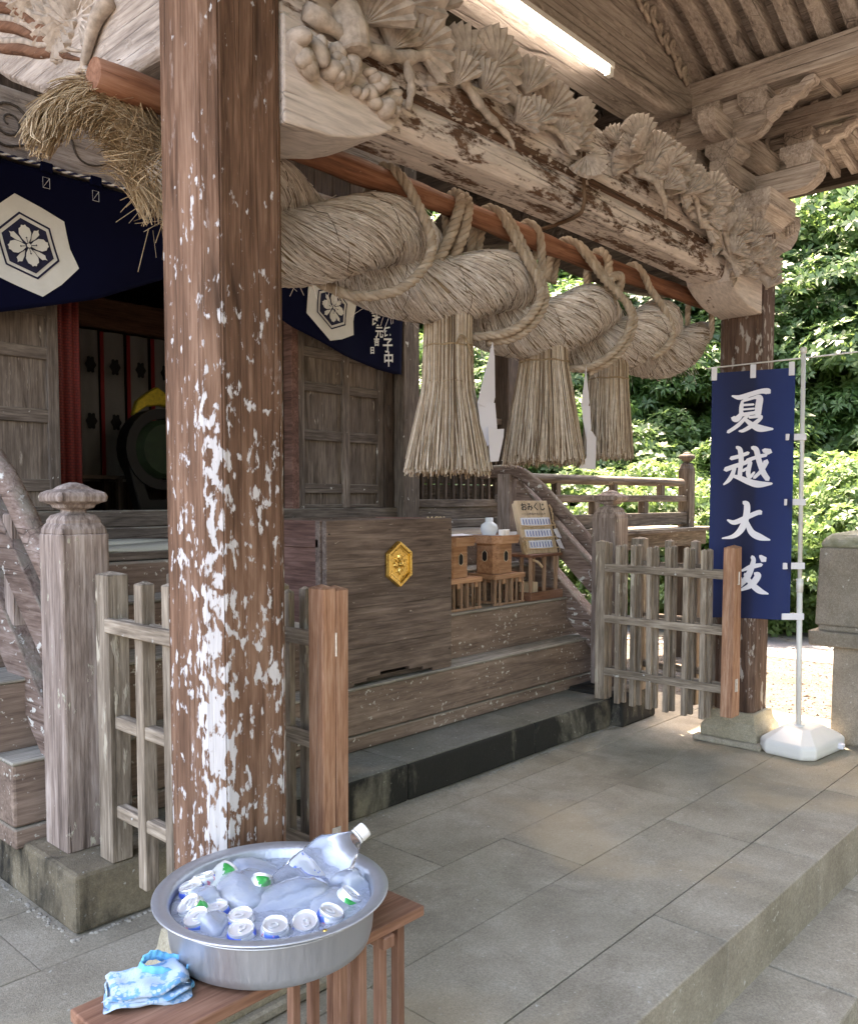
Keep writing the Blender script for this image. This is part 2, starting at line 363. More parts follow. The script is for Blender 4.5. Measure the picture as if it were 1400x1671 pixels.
tag(b.build("mortar_crumbs", M['mortar']), "pale crumbled mortar along the foot of the black stone step", "mortar", kind='stuff')

# pedestal at the right
pd = thing("stone_pedestal", "tall weathered stone pedestal with rounded mossy top behind the white banner base", "pedestal", (4.33, -.72, 0))
def tap(z0, z1, h0, h1): return [(-h0,-h0,z0),(h0,-h0,z0),(h0,h0,z0),(-h0,h0,z0),(-h1,-h1,z1),(h1,-h1,z1),(h1,h1,z1),(-h1,h1,z1)]
MB().hexa(tap(0, .61, .28, .275)).build("shaft", M['ped'], pd, bevel=.012, seg=2)
MB().hexa(tap(.608, .70, .385, .39)).build("ledge", M['ped'], pd, bevel=.012, seg=2)
MB().hexa(tap(.698, .735, .345, .345)).build("collar", M['ped'], pd, bevel=.01, seg=2)
MB().hexa(tap(.733, 1.205, .36, .345)).build("upper_block", M['ped'], pd, bevel=.012, seg=2)
t = NT('mossy_stone'); n = t.noise(t.co(), 9, 7, .65)
M['mossy'] = t.fin(t.ramp(n, [(.3, (.11, .12, .07)), (.5, (.24, .24, .17)), (.7, (.36, .35, .29))]), .95, t.bump(n, .7, .02))
pr = [(.345, 1.203), (.34, 1.25), (.30, 1.285), (.22, 1.305), (.1, 1.31)]
MB().rings([[(h * sx, h * sy, z) for sx, sy in ((-1,-1),(1,-1),(1,1),(-1,1))] for h, z in pr]).build("rounded_top", M['mossy'], pd, smooth=False, bevel=.03, seg=3)
# gravel and fallen leaves beyond the platform
b = MB()
for i in range(3200):
    x = 4.66 + random.random() ** 1.4 * 4.0; y = random.uniform(-1.2, 3.2); r = random.uniform(.006, .016)
    a = random.random() * 6
    b.add([(x + r * math.cos(a + k * 2.1), y + r * math.sin(a + k * 2.1), -.172) for k in range(3)] + [(x, y, -.172 + r)], [(0, 1, 3), (1, 2, 3), (2, 0, 3)])
M['gravel'] = plain('gravel', (.175, .152, .138), .9, .5, 9)
tag(b.build("gravel", M['gravel']), "pinkish gravel spread on the ground beyond the platform", "gravel", kind='stuff')
b = MB()
for i in range(900):
    x = 4.7 + random.random() * 5.5; y = random.uniform(-.8, 4.2)
    if 5.5 < x < 7.4 and random.random() < .4: continue
    r = random.uniform(.015, .04); a = random.random() * 6; z = gz(x, y) + .008
    ca, sa = math.cos(a), math.sin(a)
    b.add([(x + r*ca, y + r*sa, z + jit(.008)), (x - .35*r*sa, y + .35*r*ca, z + .006), (x - r*ca, y - r*sa, z + jit(.008)), (x + .35*r*sa, y - .35*r*ca, z + .006)], [(0, 1, 2), (0, 2, 3)])
M['litter'] = plain('dead_leaves', (.14, .085, .05), .9, .5, 4)
tag(b.build("leaf_litter", M['litter']), "dry brown leaves scattered on the gravel ground", "leaves", kind='stuff')

b = MB()
for i in range(320):
    x = random.uniform(.3, 4.4); y = random.uniform(-.95, .7); r = random.uniform(.0015, .005); a = random.random() * 6
    b.add([(x + r * math.cos(a + k * 2.1), y + r * math.sin(a + k * 2.1), .0005) for k in range(3)] + [(x, y, r * .8)], [(0, 1, 3), (1, 2, 3), (2, 0, 3)])
tag(b.build("floor_grit", M['mortar']), "pale grit and crumbs scattered on the paving", "grit", kind='stuff')
# ================================================================ shrine porch (pillars, beams, brackets, roof)
porch = thing("shrine_porch", "weathered wooden shrine porch with lichen-spotted pillars and carved pine beam", "porch", (1.875, 0, 0))
def W(o):      # children keep world coordinates
    o.location = (o.location[0] - 1.875, o.location[1], o.location[2]); return o
def pillar(x, h, mat, zb=.20):
    c = .034 * h / .135
    poly = []
    for sx, sy in ((-1, -1), (1, -1), (1, 1), (-1, 1)):
        k_ = [(h, h - c - .007), (h - .006, h - c - .003), (h - .001, h - c), (h - c, h - .001), (h - c - .003, h - .006), (h - c - .007, h)]
        pp = [(sx * a, sy * b_) for a, b_ in k_]
        poly += pp if sx * sy > 0 else pp[::-1]
    b = MB(); rs = []
    for i in range(13):
        z = lerp(zb, 3.16, i / 12); q = 1.0 if i > 1 else .985
        rs.append([(px * q, py * q, z) for px, py in poly])
    b.rings(rs)
    o = b.build("pillar", mat, porch, bevel=.0012, loc=(x - 1.875, 0, 0))
    # stone foot
    q_ = h / .135; pr = [(.188 * q_, 0.036), (.19 * q_, .085), (.185 * q_, .105), (.162 * q_, .14), (.152 * q_, .195), (.15 * q_, .202)]
    s = MB().rings([[(r * a, r * bb, z) for a, bb in ((-1,-1),(1,-1),(1,1),(-1,1))] for r, z in pr]).build("plinth", M['plinth'], porch, bevel=.01, seg=2, loc=(x - 1.875, 0, 0))
    MB().box(-.212, .212, -.212, .212, .001, .038).build("base_slab", M['paving'], porch, bevel=.008, loc=(x - 1.875, 0, 0))
M['plinth'] = stone('plinth_stone', (.22, .19, .13), (.36, .32, .23), (.48, .44, .34), spots=.1, green=.1)
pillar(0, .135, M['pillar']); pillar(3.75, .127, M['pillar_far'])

M['mould'] = wood('moulding_wood', BROWN, 'x', lichen=.6, lscale=34, lcol=(.6, .52, .46), bump=.6)
# ---- front beam, slightly cambered, with moulded lower edge
def swept_beam(name, sec, xs_, zoff, mat, parent, bevel=.006):
    b = MB(); b.rings([[(x, y, z + zoff(x)) for y, z in sec] for x in xs_]); return b.build(name, mat, parent, bevel=bevel)
camber = lambda x: .03 * (1 - ((x - 1.875) / 1.75) ** 2)
sec = [(-.085, 2.70), (-.112, 2.735), (-.118, 2.80), (-.105, 2.815), (-.105, 2.86), (-.118, 2.875), (-.115, 3.06), (-.09, 3.10), (.09, 3.10), (.115, 3.06), (.115, 2.735), (.09, 2.70)]
fb = W(swept_beam("front_beam", sec, [.125 + i * .125 for i in range(29)], camber, M['beam_x'], porch))
for zz in (2.838,):
    W(MB().tube([(.14 + i * .145, -.108, zz + camber(.14 + i * .145)) for i in range(25)], .017, 6).build("moulding", M['mould'], porch))
# end brackets under the beam
pl = [(.12, 2.585), (.25, 2.598), (.30, 2.60), (.42, 2.632), (.50, 2.665), (.565, 2.70), (.60, 2.755), (.60, 2.86), (.12, 2.90)]
M['bracket_p'] = wood('pale_bracket', BROWN, 'x', worn=(.66, .575, .52), wornamt=.36, bump=.5)
W(MB().prism(pl, -.135, .12).build("beam_bracket", M['bracket_p'], porch, bevel=.008, seg=2))
W(MB().prism([(3.75 - x, z) for x, z in pl], -.135, .12).build("beam_bracket", M['bracket_p'], porch, bevel=.008, seg=2))

M['fan'] = plain('pine_fan_wood', (.39, .33, .285), .85, .32, 3.5, .3, Specular_IOR_Level=.2)
# ---- carved pine fans
def fan_mesh(nn, spread, seed):
    rd = random.Random(seed); b = MB(); vs = [(0, -.03, -.02)]; k = nn * 2 + 1
    for ring, (rr, yy) in enumerate(((.45, -.10), (1.0, -.06))):
        for j in range(k):
            a = R(90) + spread * (j / (k - 1) - .5) * 2; ridge = (j % 2)
            r = rr * (1 if ridge or ring == 0 else .88) * (1 + rd.uniform(-.05, .05))
            vs.append((r * math.cos(a), yy - (.05 if ridge else -.05) * (1 if ring else .8) + rd.uniform(-.006, .006), r * math.sin(a)))
    for j in range(k):
        a = R(90) + spread * (j / (k - 1) - .5) * 2
        vs.append((.95 * math.cos(a), .10, .95 * math.sin(a)))
    vs.append((0, .10, -.05))
    fs = [(0, 1 + j, 2 + j) for j in range(k - 1)]
    fs += [(1 + j, 1 + k + j, 2 + k + j, 2 + j) for j in range(k - 1)]
    fs += [(1 + k + j, 1 + 2 * k + j, 2 + 2 * k + j, 2 + k + j) for j in range(k - 1)]
    e = 3 * k + 1
    fs += [(0, e, 1 + 2 * k, 1 + k, 1), (0, k, 2 * k, 3 * k, e)]
    b.add([(x, y * 1.0, z) for x, y, z in vs], fs); return b
fans = []
for i, (nn, sp) in enumerate(((9, R(70)), (11, R(88)), (8, R(58)), (12, R(105)))):
    o = fan_mesh(nn, sp, i).build("pine_fan", M['fan'], porch); o.data.use_fake_user = False; fans.append(o)
used = set()
def put_fan(x, y, z, s, tilt=0, lean=0, face=0):
    i = random.randrange(4); o = fans[i]
    if i in used: o = share(o, porch)
    used.add(i)
    o.location = (x - 1.875, y, z); o.rotation_euler = (lean, tilt, face); o.scale = (s, s, s); return o
r2 = random.Random(3)
# along the top of the beam (separate bunches, then a thicket towards the far pillar)
for x, z, s, tl in ((.16, 3.02, .15, -.3), (.30, 3.05, .17, .0), (.44, 3.02, .16, .35), (.40, 3.16, .16, .1), (.58, 3.12, .16, .45), (.55, 2.98, .12, .2), (.66, 3.02, .13, .5), (.72, 3.16, .13, .2),
                    (.92, 3.05, .14, .25), (1.0, 2.99, .11, .7), (.84, 2.96, .11, -.4), (1.06, 3.10, .13, .3), (1.25, 3.07, .13, .1), (1.42, 3.06, .12, .3), (1.32, 2.98, .10, -.2), (1.5, 3.0, .10, .6), (1.2, 2.95, .09, .9),
                    (1.62, 3.06, .11, -.35), (1.58, 2.97, .11, .5), (1.66, 2.95, .1, 2.6)):
    put_fan(x, -.14 - r2.uniform(0, .03), z - .03, s * 1.05, tl, .25 + r2.uniform(-.2, .2), -.35 + r2.uniform(-.35, .35))
for k in range(95):
    u = r2.random() ** .8; x = lerp(1.92, 3.55, u)
    ztop = interp(x, [1.92, 2.4, 3.0, 3.3, 3.55], [3.08, 3.08, 3.05, 2.98, 2.9]); zbot = interp(x, [1.92, 2.3, 2.8, 3.2, 3.55], [3.0, 2.94, 2.84, 2.72, 2.66])
    put_fan(x, -.14 - r2.uniform(0, .09), lerp(zbot, ztop, r2.random()), r2.uniform(.075, .125), r2.uniform(-.9, .9), r2.uniform(-.1, .6), -.45 + r2.uniform(-.5, .5))
def branch(pts, r0, r1, mat=None):
    p = spline(pts, 4 * len(pts)); n = len(p)
    rr = [lerp(r0, r1, i / (n - 1)) * (1 + .25 * math.sin(i * 2.1)) for i in range(n)]
    return W(MB().tube(p, rr, 6).build("carved_branch", mat or M['carve'], porch, smooth=True))
branch([(.2, -.14, 2.93), (.42, -.16, 2.9), (.6, -.15, 2.94), (.75, -.17, 2.99), (.95, -.15, 2.95), (1.1, -.16, 3.0)], .03, .014)
branch([(.60, -.15, 2.95), (.63, -.155, 2.86), (.62, -.15, 2.78)], .02, .012)
branch([(.88, -.15, 2.98), (1.0, -.16, 2.9), (1.15, -.15, 2.86), (1.2, -.15, 2.82)], .02, .008)
branch([(1.15, -.15, 3.02), (1.3, -.16, 2.95), (1.45, -.155, 2.97), (1.6, -.15, 2.93)], .02, .01)
for k in range(14):
    x = r2.uniform(2.0, 3.4); z = interp(x, [2, 3.4], [3.0, 2.85])
    branch([(x, -.15, z), (x + .08, -.2, z + r2.uniform(-.06, .06)), (x + .2, -.19, z + r2.uniform(-.12, .05)), (x + .27, -.16, z + r2.uniform(-.15, .05))], .018, .008)
# cut stub of a trunk, and the billowing cloud carving over the left bracket
W(MB().tube([(.36, -.13, 3.0), (.365, -.16, 2.93), (.37, -.17, 2.86)], [.05, .055, .05], 10).build("carved_stub", M['carve'], porch, smooth=False, bevel=.006))
for k in range(46):
    x = r2.uniform(.15, .57); z = interp(x, [.15, .57], [2.80, 2.775]) + r2.uniform(-.035, .065); s = r2.uniform(.014, .034)
    b = MB(); prf = [(.05, -.95), (.6, -.75), (.95, -.2), (.9, .35), (.55, .8), (.08, .98)]
    b.lathe([(r * s, zz * s) for r, zz in prf], 8)
    o = b.build("carved_curl", M['carve'], porch, smooth=True, loc=(x - 1.875, -.137 - r2.uniform(0, .02), z)); o.rotation_euler = (r2.random() * 3, r2.random() * 3, 0); o.scale = (1, 1, r2.uniform(1, 1.8))

# ---- shrimp-shaped tie beams running back to the hall
TOP = ([.13, .5, .94, 1.29, 1.72, 2.0, 2.25, 2.6, 3.05], [3.10, 3.12, 3.28, 3.60, 3.92, 3.95, 3.86, 3.62, 3.50])
BOT = ([.13, .42, .67, .95, 1.26, 1.7, 2.1, 2.5, 3.05], [2.79, 2.80, 2.84, 2.93, 3.08, 3.36, 3.42, 3.27, 3.12])
def shrimp(x, mat):
    b = MB(); rs = []
    for i in range(30):
        y = lerp(.13, 3.05, i / 29); a, t_ = interp(y, *BOT), interp(y, *TOP)
        rs.append([(x - .11, y, a + .02), (x - .09, y, a), (x + .09, y, a), (x + .11, y, a + .02), (x + .11, y, t_ - .02), (x + .09, y, t_), (x - .09, y, t_), (x - .11, y, t_ - .02)])
    b.rings(rs); return W(b.build("tie_beam", mat, porch, smooth=False, bevel=.004))
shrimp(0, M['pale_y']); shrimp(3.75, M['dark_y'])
def on_side(x, y, u, d=.0):      # a point on the -X face of a tie beam, u = 0 bottom .. 1 top
    return (x - .112 - d, y, lerp(interp(y, *BOT), interp(y, *TOP), u))
M['redwave'] = wood('red_brown_groove', ((.10, .04, .02), (.19, .08, .04), (.26, .125, .07)), 'y')
for u0, y0, y1 in ((.30, .62, 1.5), (.42, .7, 1.6), (.55, .75, 1.6)):
    p = [on_side(0, lerp(y0, y1, i / 15), u0 + .09 * math.sin(i / 15 * 5.5) - .02 * i / 15, .0) for i in range(16)]
    W(MB().tube(p, [.004 + .018 * math.sin(math.pi * i / 15) for i in range(16)], 6).build("carved_wave", M['redwave'], porch, smooth=True))
    W(MB().tube([(a, c, d + .026) for a, c, d in p], [.004 + .012 * math.sin(math.pi * i / 15) for i in range(16)], 6).build("carved_wave", M['carve'], porch, smooth=True))
p = spline([on_side(0, .40, .75, .01), on_side(0, .48, .60, .02), on_side(0, .56, .30, .015), on_side(0, .60, .16, .01)], 16)
W(MB().tube(p, [.03 - .0014 * i for i in range(16)], 7).build("carved_branch", M['carve'], porch, smooth=True))
for q in ((.52, .05), (.65, .18)):
    p = spline([on_side(0, .585, .2, .008), on_side(0, lerp(.585, q[0], .6), lerp(.2, q[1], .5), .012), on_side(0, *q, .004)], 8)
    W(MB().tube(p, [.013 - .001 * i for i in range(8)], 6).build("carved_branch", M['carve'], porch, smooth=True))
for k in range(16):
    y = r2.uniform(.62, 1.45); o = put_fan(0, 0, 0, r2.uniform(.09, .15), 0, 0, 0)
    q = on_side(0, y, r2.uniform(.62, .88)); o.location = (q[0] - 1.875 + .02, q[1], q[2]); o.rotation_euler = (r2.uniform(0, .4), r2.uniform(-2.6, 2.6), -math.pi / 2 + .2)
# scroll carving on the far tie beam
def scroll(pt, y0, u0, r, turns, sgn, mat, wid=.012):
    p = []
    for i in range(26):
        a = i / 25 * turns * 2 * math.pi; rr = r * (1 - i / 28)
        p.append((y0 + sgn * rr * math.cos(a), u0 + rr * math.sin(a)))
    return W(MB().tube([pt(a, c) for a, c in p], [wid * (1 - .55 * i / 25) for i in range(26)], 5).build("scroll_carving", mat, porch, smooth=True))
zs = lambda y, z: (3.75 - .113, y, z)
M['dark_c'] = wood('dark_carving', ((.03, .022, .017), (.085, .065, .052), (.15, .12, .10)), 'y')
for y, u, r, s in ((1.55, .5, .1, 1), (1.85, .62, .09, -1), (2.05, .4, .08, 1), (1.3, .45, .08, -1), (1.0, .5, .07, 1), (.7, .5, .07, -1), (.45, .5, .07, 1), (1.7, .25, .06, -1)):
    scroll(zs, y, lerp(interp(y, *BOT), interp(y, *TOP), u), r, 1.6, s, M['dark_c'])
for y0 in (1.15, 1.45, 1.75):
    p = [(3.75 - .112, y0 + .04 * i, lerp(interp(y0 + .04 * i, *BOT), interp(y0 + .04 * i, *TOP), .5 + .28 * math.sin(i * .9))) for i in range(14)]
    W(MB().tube(p, [.013] * 14, 5).build("scroll_carving", M['dark_c'], porch, smooth=True))

# ---- bracket sets on the pillar heads
def masu(cx, cy, z0, z1, h, parent, mat):
    zm = lerp(z0, z1, .48); k = h * .68
    pr = [(k, z0), (k * 1.03, lerp(z0, zm, .3)), (h * .84, lerp(z0, zm, .72)), (h, zm), (h, z1)]
    MB().rings([[(cx + r * a, cy + r * bb, z) for a, bb in ((-1,-1),(1,-1),(1,1),(-1,1))] for r, z in pr]).build("bearing_block", mat, parent, bevel=.004)
def arm(cx, cy, half, th, z0, z1, ax, parent, mat):
    c = .11; h = z1 - z0
    poly = [(-half, z1), (-half, z0 + h * .55), (-half + c * .25, z0 + h * .28), (-half + c * .6, z0 + h * .08), (-half + c, z0), (half - c, z0), (half - c * .6, z0 + h * .08), (half - c * .25, z0 + h * .28), (half, z0 + h * .55), (half, z1)]
    if ax == 'x': b = MB().prism([(cx + u, w) for u, w in poly], cy - th, cy + th, 'y')
    else: b = MB().prism([(cy + u, w) for u, w in poly], cx - th, cx + th, 'x')
    b.build("bracket_arm", mat, parent, bevel=.004)
def nose(cx, y0, z, parent, mat, s=1.0):
    # carved tip rising and curling towards the front, in the Y-Z plane
    top = [(0, .14), (-.08, .13), (-.13, .155), (-.19, .15), (-.24, .185), (-.30, .185), (-.345, .225), (-.40, .235), (-.425, .215)]
    bot = [(-.41, .18), (-.36, .165), (-.32, .115), (-.26, .11), (-.22, .07), (-.16, .065), (-.12, .02), (-.05, -.01), (0, 0)]
    MB().prism([(y0 + u * s, z + w * s) for u, w in top + bot], cx - .042, cx + .042, 'x').build("carved_nose", mat, parent, bevel=.006, seg=2)
    for q in range(2):
        MB().tube([(cx - .045, y0 - .06 - .09 * q + .025 * math.cos(a * .5), z + .08 + .028 * q + .02 * math.sin(a * .5)) for a in range(12)], .004, 5).build("nose_scroll", mat, parent)
def bracket_set(px, sg):
    p = bpy.data.objects.new("bracket_set", None); lk(p, porch); p.location = (px - 1.875, 0, 0); mx, my = M['pale_x'], M['pale_y']
    masu(0, 0, 3.10, 3.29, .20, p, mx)
    arm(sg * .02, 0, .47, .055, 3.288, 3.42, 'x', p, mx)
    arm(0, 0, .42, .055, 3.285, 3.417, 'y', p, my)
    for dx in (-.33, .37):
        dx *= sg
        masu(dx, 0, 3.418, 3.53, .095, p, mx); masu(dx, .24, 3.418, 3.53, .095, p, mx)
        arm(dx, .1, .34, .052, 3.528, 3.65, 'y', p, my)
        for dy in (-.17, .1, .36): masu(dx, dy, 3.648, 3.765, .085, p, mx)
        nose(dx, -.19, 3.60, p, my, .72)
        MB().box(dx - .04, dx + .04, -.16, .7, 3.652, 3.762).build("bracket_board", my, p, bevel=.003)
    for dy in (-.3, .3): masu(0, dy, 3.418, 3.53, .095, p, mx)
    arm(0, 0, .62, .05, 3.526, 3.648, 'x', p, mx)
    # carved beam end pointing outwards
    q = [(.13, 3.02), (.30, 3.03), (.46, 3.09), (.56, 3.17), (.62, 3.27), (.60, 3.33), (.50, 3.31), (.42, 3.25), (.3, 3.22), (.13, 3.24)]
    MB().prism([(sg * u, w) for u, w in q], -.085, .085).build("beam_nose", M['pale_x'], p, bevel=.01, seg=2)
    for i in range(4):
        MB().box(sg * (.36 + .04 * i) - .011, sg * (.36 + .04 * i) + .011, -.100, -.08, 3.14 + .018 * i, 3.205 + .02 * i).build("nose_tooth", M['pale_x'], p, bevel=.004)
bracket_set(3.75, 1); bracket_set(0, -1)

# ---- upper beam with its fluorescent tube, purlins and rafters
zarc = lambda x: 3.90 + .42 * (1 - min(1, abs(x - 1.875) / 1.545) ** 2.0)
b = MB(); rs = []
for i in range(33):
    x = lerp(.33, 3.42, i / 32); e = max(0, (abs(x - 1.875) - 1.0) / .545)
    z0 = 3.655 + .12 * e ** 2; z1 = zarc(x) + .02
    rs.append([(x, .20, z0), (x, .182, z0 + .03), (x, .182, z0 + .10), (x, .195, z0 + .115), (x, .195, z1), (x, .43, z1), (x, .43, z0)])
b.rings(rs); W(b.build("upper_beam", M['pale_x'], porch, bevel=.004))
for sg, px in ((1, 3.42), (-1, .33)):
    W(MB().box(px - .085, px + .085, -1.55, .62, 3.768, 3.91).build("purlin", M['pale_y'], porch, bevel=.006))
    W(MB().box(px + sg * .7 - .07, px + sg * .7 + .07, -1.55, .9, 3.768, 3.90).build("purlin", M['pale_y'], porch, bevel=.006))
    W(MB().box(px - .06, px + .06, .30, .52, 3.55, 3.77).build("carved_corbel", M['carve'], porch, bevel=.015, seg=2))
    # leaf carving on the beam shoulder
    for i in range(9):
        x = px - sg * (.16 + .075 * i); z = zarc(x) - .06 - .02 * math.sin(i * 2.2)
        W(MB().tube(spline([(x, .19, z), (x - .03, .172, z + .035), (x - .06, .178, z), (x - .03, .174, z - .035), (x + .01, .18, z - .05)], 12), [.012] * 12, 5).build("leaf_carving", M['carve'], porch, smooth=True))
# curved rafters over the porch and straight ones of the side eaves
n_ = 0
for k in range(14):
    y = .17 - .142 * k
    if y < -1.55: break
    b = MB(); rs = []
    for i in range(25):
        x = lerp(.26, 3.49, i / 24); z = zarc(x) + .005
        if i in (0, 24): z = zarc(x) - .0
        rs.append([(x, y - .038, z), (x, y + .038, z), (x, y + .038, z + .10), (x, y - .038, z + .10)])
    b.rings(rs); W(b.build("curved_rafter", M['pale_x'], porch, bevel=.005))
W(MB().rings([[(x, -1.62, zarc(x) + .095), (x, .6, zarc(x) + .095), (x, .6, zarc(x) + .14), (x, -1.62, zarc(x) + .14)] for x in [lerp(.2, 3.55, i / 30) for i in range(31)]]).build("soffit", M['pale_y'], porch))
for sg in (1, -1):
    X_ = lambda d: 1.875 + sg * (1.545 + d)
    W(MB().box(min(X_(.05), X_(.8)), max(X_(.05), X_(.8)), -1.6, 1.2, 3.925, 3.95).build("eave_board", M['pale_y'], porch))
    for k in range(9):
        W(MB().box(min(X_(.1), X_(.62)), max(X_(.1), X_(.62)), -1.5 + .27 * k, -1.46 + .27 * k, 3.885, 3.924).build("ceiling_rib", M['pale_x'], porch))
    for k in range(22):
        y = -1.52 + .115 * k
        pts = []
        for d, z in ((.64, 3.86), (1.0, 3.80), (1.45, 3.70)): pts.append((d, z))
        b = MB().rings([[(X_(d), y - .024, z), (X_(d), y + .024, z), (X_(d), y + .024, z + .06), (X_(d), y - .024, z + .06)] for d, z in pts])
        W(b.build("eave_rafter", M['pale_x'], porch, bevel=.003))
    W(MB().rings([[(X_(d), -1.66, z + .062), (X_(d), 1.3, z + .062), (X_(d), 1.3, z + .16), (X_(d), -1.66, z + .16)] for d, z in ((.6, 3.87), (1.0, 3.80), (1.52, 3.685))]).build("eave_soffit", M['pale_y'], porch))
    W(MB().box(min(X_(1.46), X_(1.54)), max(X_(1.46), X_(1.54)), -1.68, 1.3, 3.66, 3.86).build("fascia", M['dark_y'], porch))
W(MB().rings([[(x, -1.72, z), (x, 1.0, z + .25), (x, 1.0, z + .55), (x, -1.72, z + .3)] for x, z in [(1.875 + d, interp(abs(d), [0, .8, 1.545, 2.2, 3.12], [4.62, 4.45, 4.16, 3.98, 3.86])) for d in [lerp(-3.12, 3.12, i / 36) for i in range(37)]]]).build("roof", M['roof'], porch))
# sloping rafters between porch and hall
for k in range(27):
    x = .2 + .128 * k
    W(MB().hexa([(x - .026, .43, 4.26), (x + .026, .43, 4.26), (x + .026, 3.6, 5.80), (x - .026, 3.6, 5.80), (x - .026, .43, 4.34), (x + .026, .43, 4.34), (x + .026, 3.6, 5.88), (x - .026, 3.6, 5.88)]).build("rafter", M['dark_y'], porch))
W(MB().hexa([(-1.2, .4, 4.33), (5.0, .4, 4.33), (5.0, 3.8, 5.98), (-1.2, 3.8, 5.98), (-1.2, .4, 4.7), (5.0, .4, 4.7), (5.0, 3.8, 6.3), (-1.2, 3.8, 6.3)]).build("roof_slope", M['roof'], porch))
# swirling cloud panel under the slope
for sgx, px in ((1, 3.38), (-1, .37)):
    W(MB().box(px - .03, px + .03, .45, 2.4, 3.75, 4.45).build("cloud_panel", M['dark_y'], porch))
    if sgx > 0:
        for k in range(22):
            y, z = r2.uniform(.5, 1.7), r2.uniform(3.82, 4.3)
            scroll(lambda a, c: (px - .035, a, c), y, z, r2.uniform(.05, .1), 1.7, r2.choice((1, -1)), M['dark_c'], .012)
# lit tube
lamp = thing("fluorescent_lamp", "lit white fluorescent tube under the upper porch beam", "lamp", (1.80, .155, 3.622))
t = NT('lamp_glow'); em = t.n("Emission", {"Color": (1, .98, .94, 1), "Strength": 5.5}); t.t.links.new(em.outputs[0], t.out.inputs[0]); M['glow'] = t.m
o = MB().tube([(-.55, 0, 0), (.55, 0, 0)], .018, 12).build("tube", M['glow'], lamp, smooth=True)
M['white_metal'] = plain('white_metal', (.75, .75, .73), .4, .05)
MB().box(-.60, .60, -.02, .02, .018, .05).build("fixture", M['white_metal'], lamp, bevel=.003)
for s in (-1, 1): MB().box(s * .575 - .02, s * .575 + .02, -.015, .015, -.02, .02).build("socket", M['white_metal'], lamp)
# retaining cord from the beam down to the pole
cd = MB().tube(spline([(1.70, -.05, 3.14), (1.70, -.135, 3.10), (1.70, -.135, 2.9), (1.71, -.13, 2.74), (1.76, -.04, 2.72), (1.84, .19, 2.735)], 30), .009, 6).build("retaining_cord", plain('brown_cord', (.12, .07, .04), .8, .2), None, smooth=True)
tag(cd, "thin brown cord looped over the carved beam down to the pole", "cord")
# ================================================================ shrine hall behind the porch
hall = thing("shrine_hall", "dim grey timber shrine hall front with panelled doors behind the porch", "building", (0, 0, 0))
WY = 3.10
# floor of the veranda, edge beam, supports
for k in range(9):
    y0 = 1.86 + k * .14
    MB().box(-2.6, 5.2, y0 + .002, y0 + .138, 1.19, 1.232).build("veranda_plank", M['grey_x'], hall, bevel=.003)
MB().box(-2.6, 7.3, 1.88, 2.02, 1.02, 1.186).build("veranda_beam", M['grey_x'], hall, bevel=.006)
for k in range(8): MB().box(5.2, 7.45 - .03 * k, 1.80 + k * .14, 1.935 + k * .14, 1.17, 1.205).build("veranda_plank", M['grey_x'], hall, bevel=.003)
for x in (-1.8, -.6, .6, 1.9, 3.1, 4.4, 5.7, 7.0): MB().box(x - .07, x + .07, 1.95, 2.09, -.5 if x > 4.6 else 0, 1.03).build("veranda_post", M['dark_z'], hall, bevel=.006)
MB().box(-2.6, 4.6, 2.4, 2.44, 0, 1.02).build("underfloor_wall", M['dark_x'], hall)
# sill boards, posts
MB().box(-2.6, 5.3, WY - .06, WY + .16, 1.233, 1.315).build("sill", M['grey_x'], hall, bevel=.008)
MB().box(-2.6, 5.3, WY - .02, WY + .16, 1.315, 1.425).build("sill", M['grey_x'], hall, bevel=.008)
for x in (-.12, 3.925):
    MB().box(x - .10, x + .10, WY - .10, WY + .10, 1.234, 4.6).build("post", M['grey_z'], hall, bevel=.012, seg=2)
MB().box(5.28, 5.50, WY - .1, WY + .1, 1.1, 4.6).build("post", M['dark_z'], hall, bevel=.012)
MB().box(2.70, 2.77, WY, WY + .1, 1.42, 3.5).build("door_jamb", M['box_y'], hall, bevel=.004)
# lintel with engraved scrolls, boards above, upper beam
MB().box(-2.6, 3.9, WY - .07, WY + .12, 3.46, 3.86).build("lintel", M['lint'] if 'lint' in M else M['pale_x'], hall, bevel=.012, seg=2)
for k in range(36):
    x = -2.6 + k * .185
    MB().box(x, x + .182, WY + .01, WY + .05, 3.85, 4.18).build("wall_board", M['boards'], hall, bevel=.004)
MB().box(-2.6, 5.5, WY - .06, WY + .12, 4.18, 4.42).build("upper_lintel", M['pale_x'], hall, bevel=.01)
MB().box(-2.6, 5.5, WY - .03, WY + .12, 4.42, 4.62).build("upper_lintel", M['grey_x'], hall, bevel=.01)
MB().box(-2.8, 5.6, WY + .02, WY + .1, 4.6, 6.1).build("gable_wall", M['boards'], hall)
for (x0, z0, r, sg) in ((.62, 3.66, .12, 1), (.32, 3.68, .10, -1), (.1, 3.64, .12, 1)):
    p = []
    for i in range(30):
        a = i / 29 * 3.4 * math.pi; rr = r * (1 - i / 33); p.append((x0 + sg * rr * math.cos(a), WY - .072, z0 + rr * math.sin(a)))
    MB().tube(p, [.010 * (1 - .5 * i / 29) for i in range(30)], 5).build("engraved_scroll", M['dark_c'], hall, smooth=True)
for pts in (((.78, 3.74), (.92, 3.76), (.98, 3.68), (1.02, 3.58), (1.10, 3.55), (1.2, 3.585), (1.24, 3.66)), ((.5, 3.55), (.6, 3.52), (.72, 3.55), (.8, 3.50))):
    p = spline([(x, WY - .072, z) for x, z in pts], 24); MB().tube(p, [.011 - .0003 * i for i in range(24)], 5).build("engraved_scroll", M['dark_c'], hall, smooth=True)
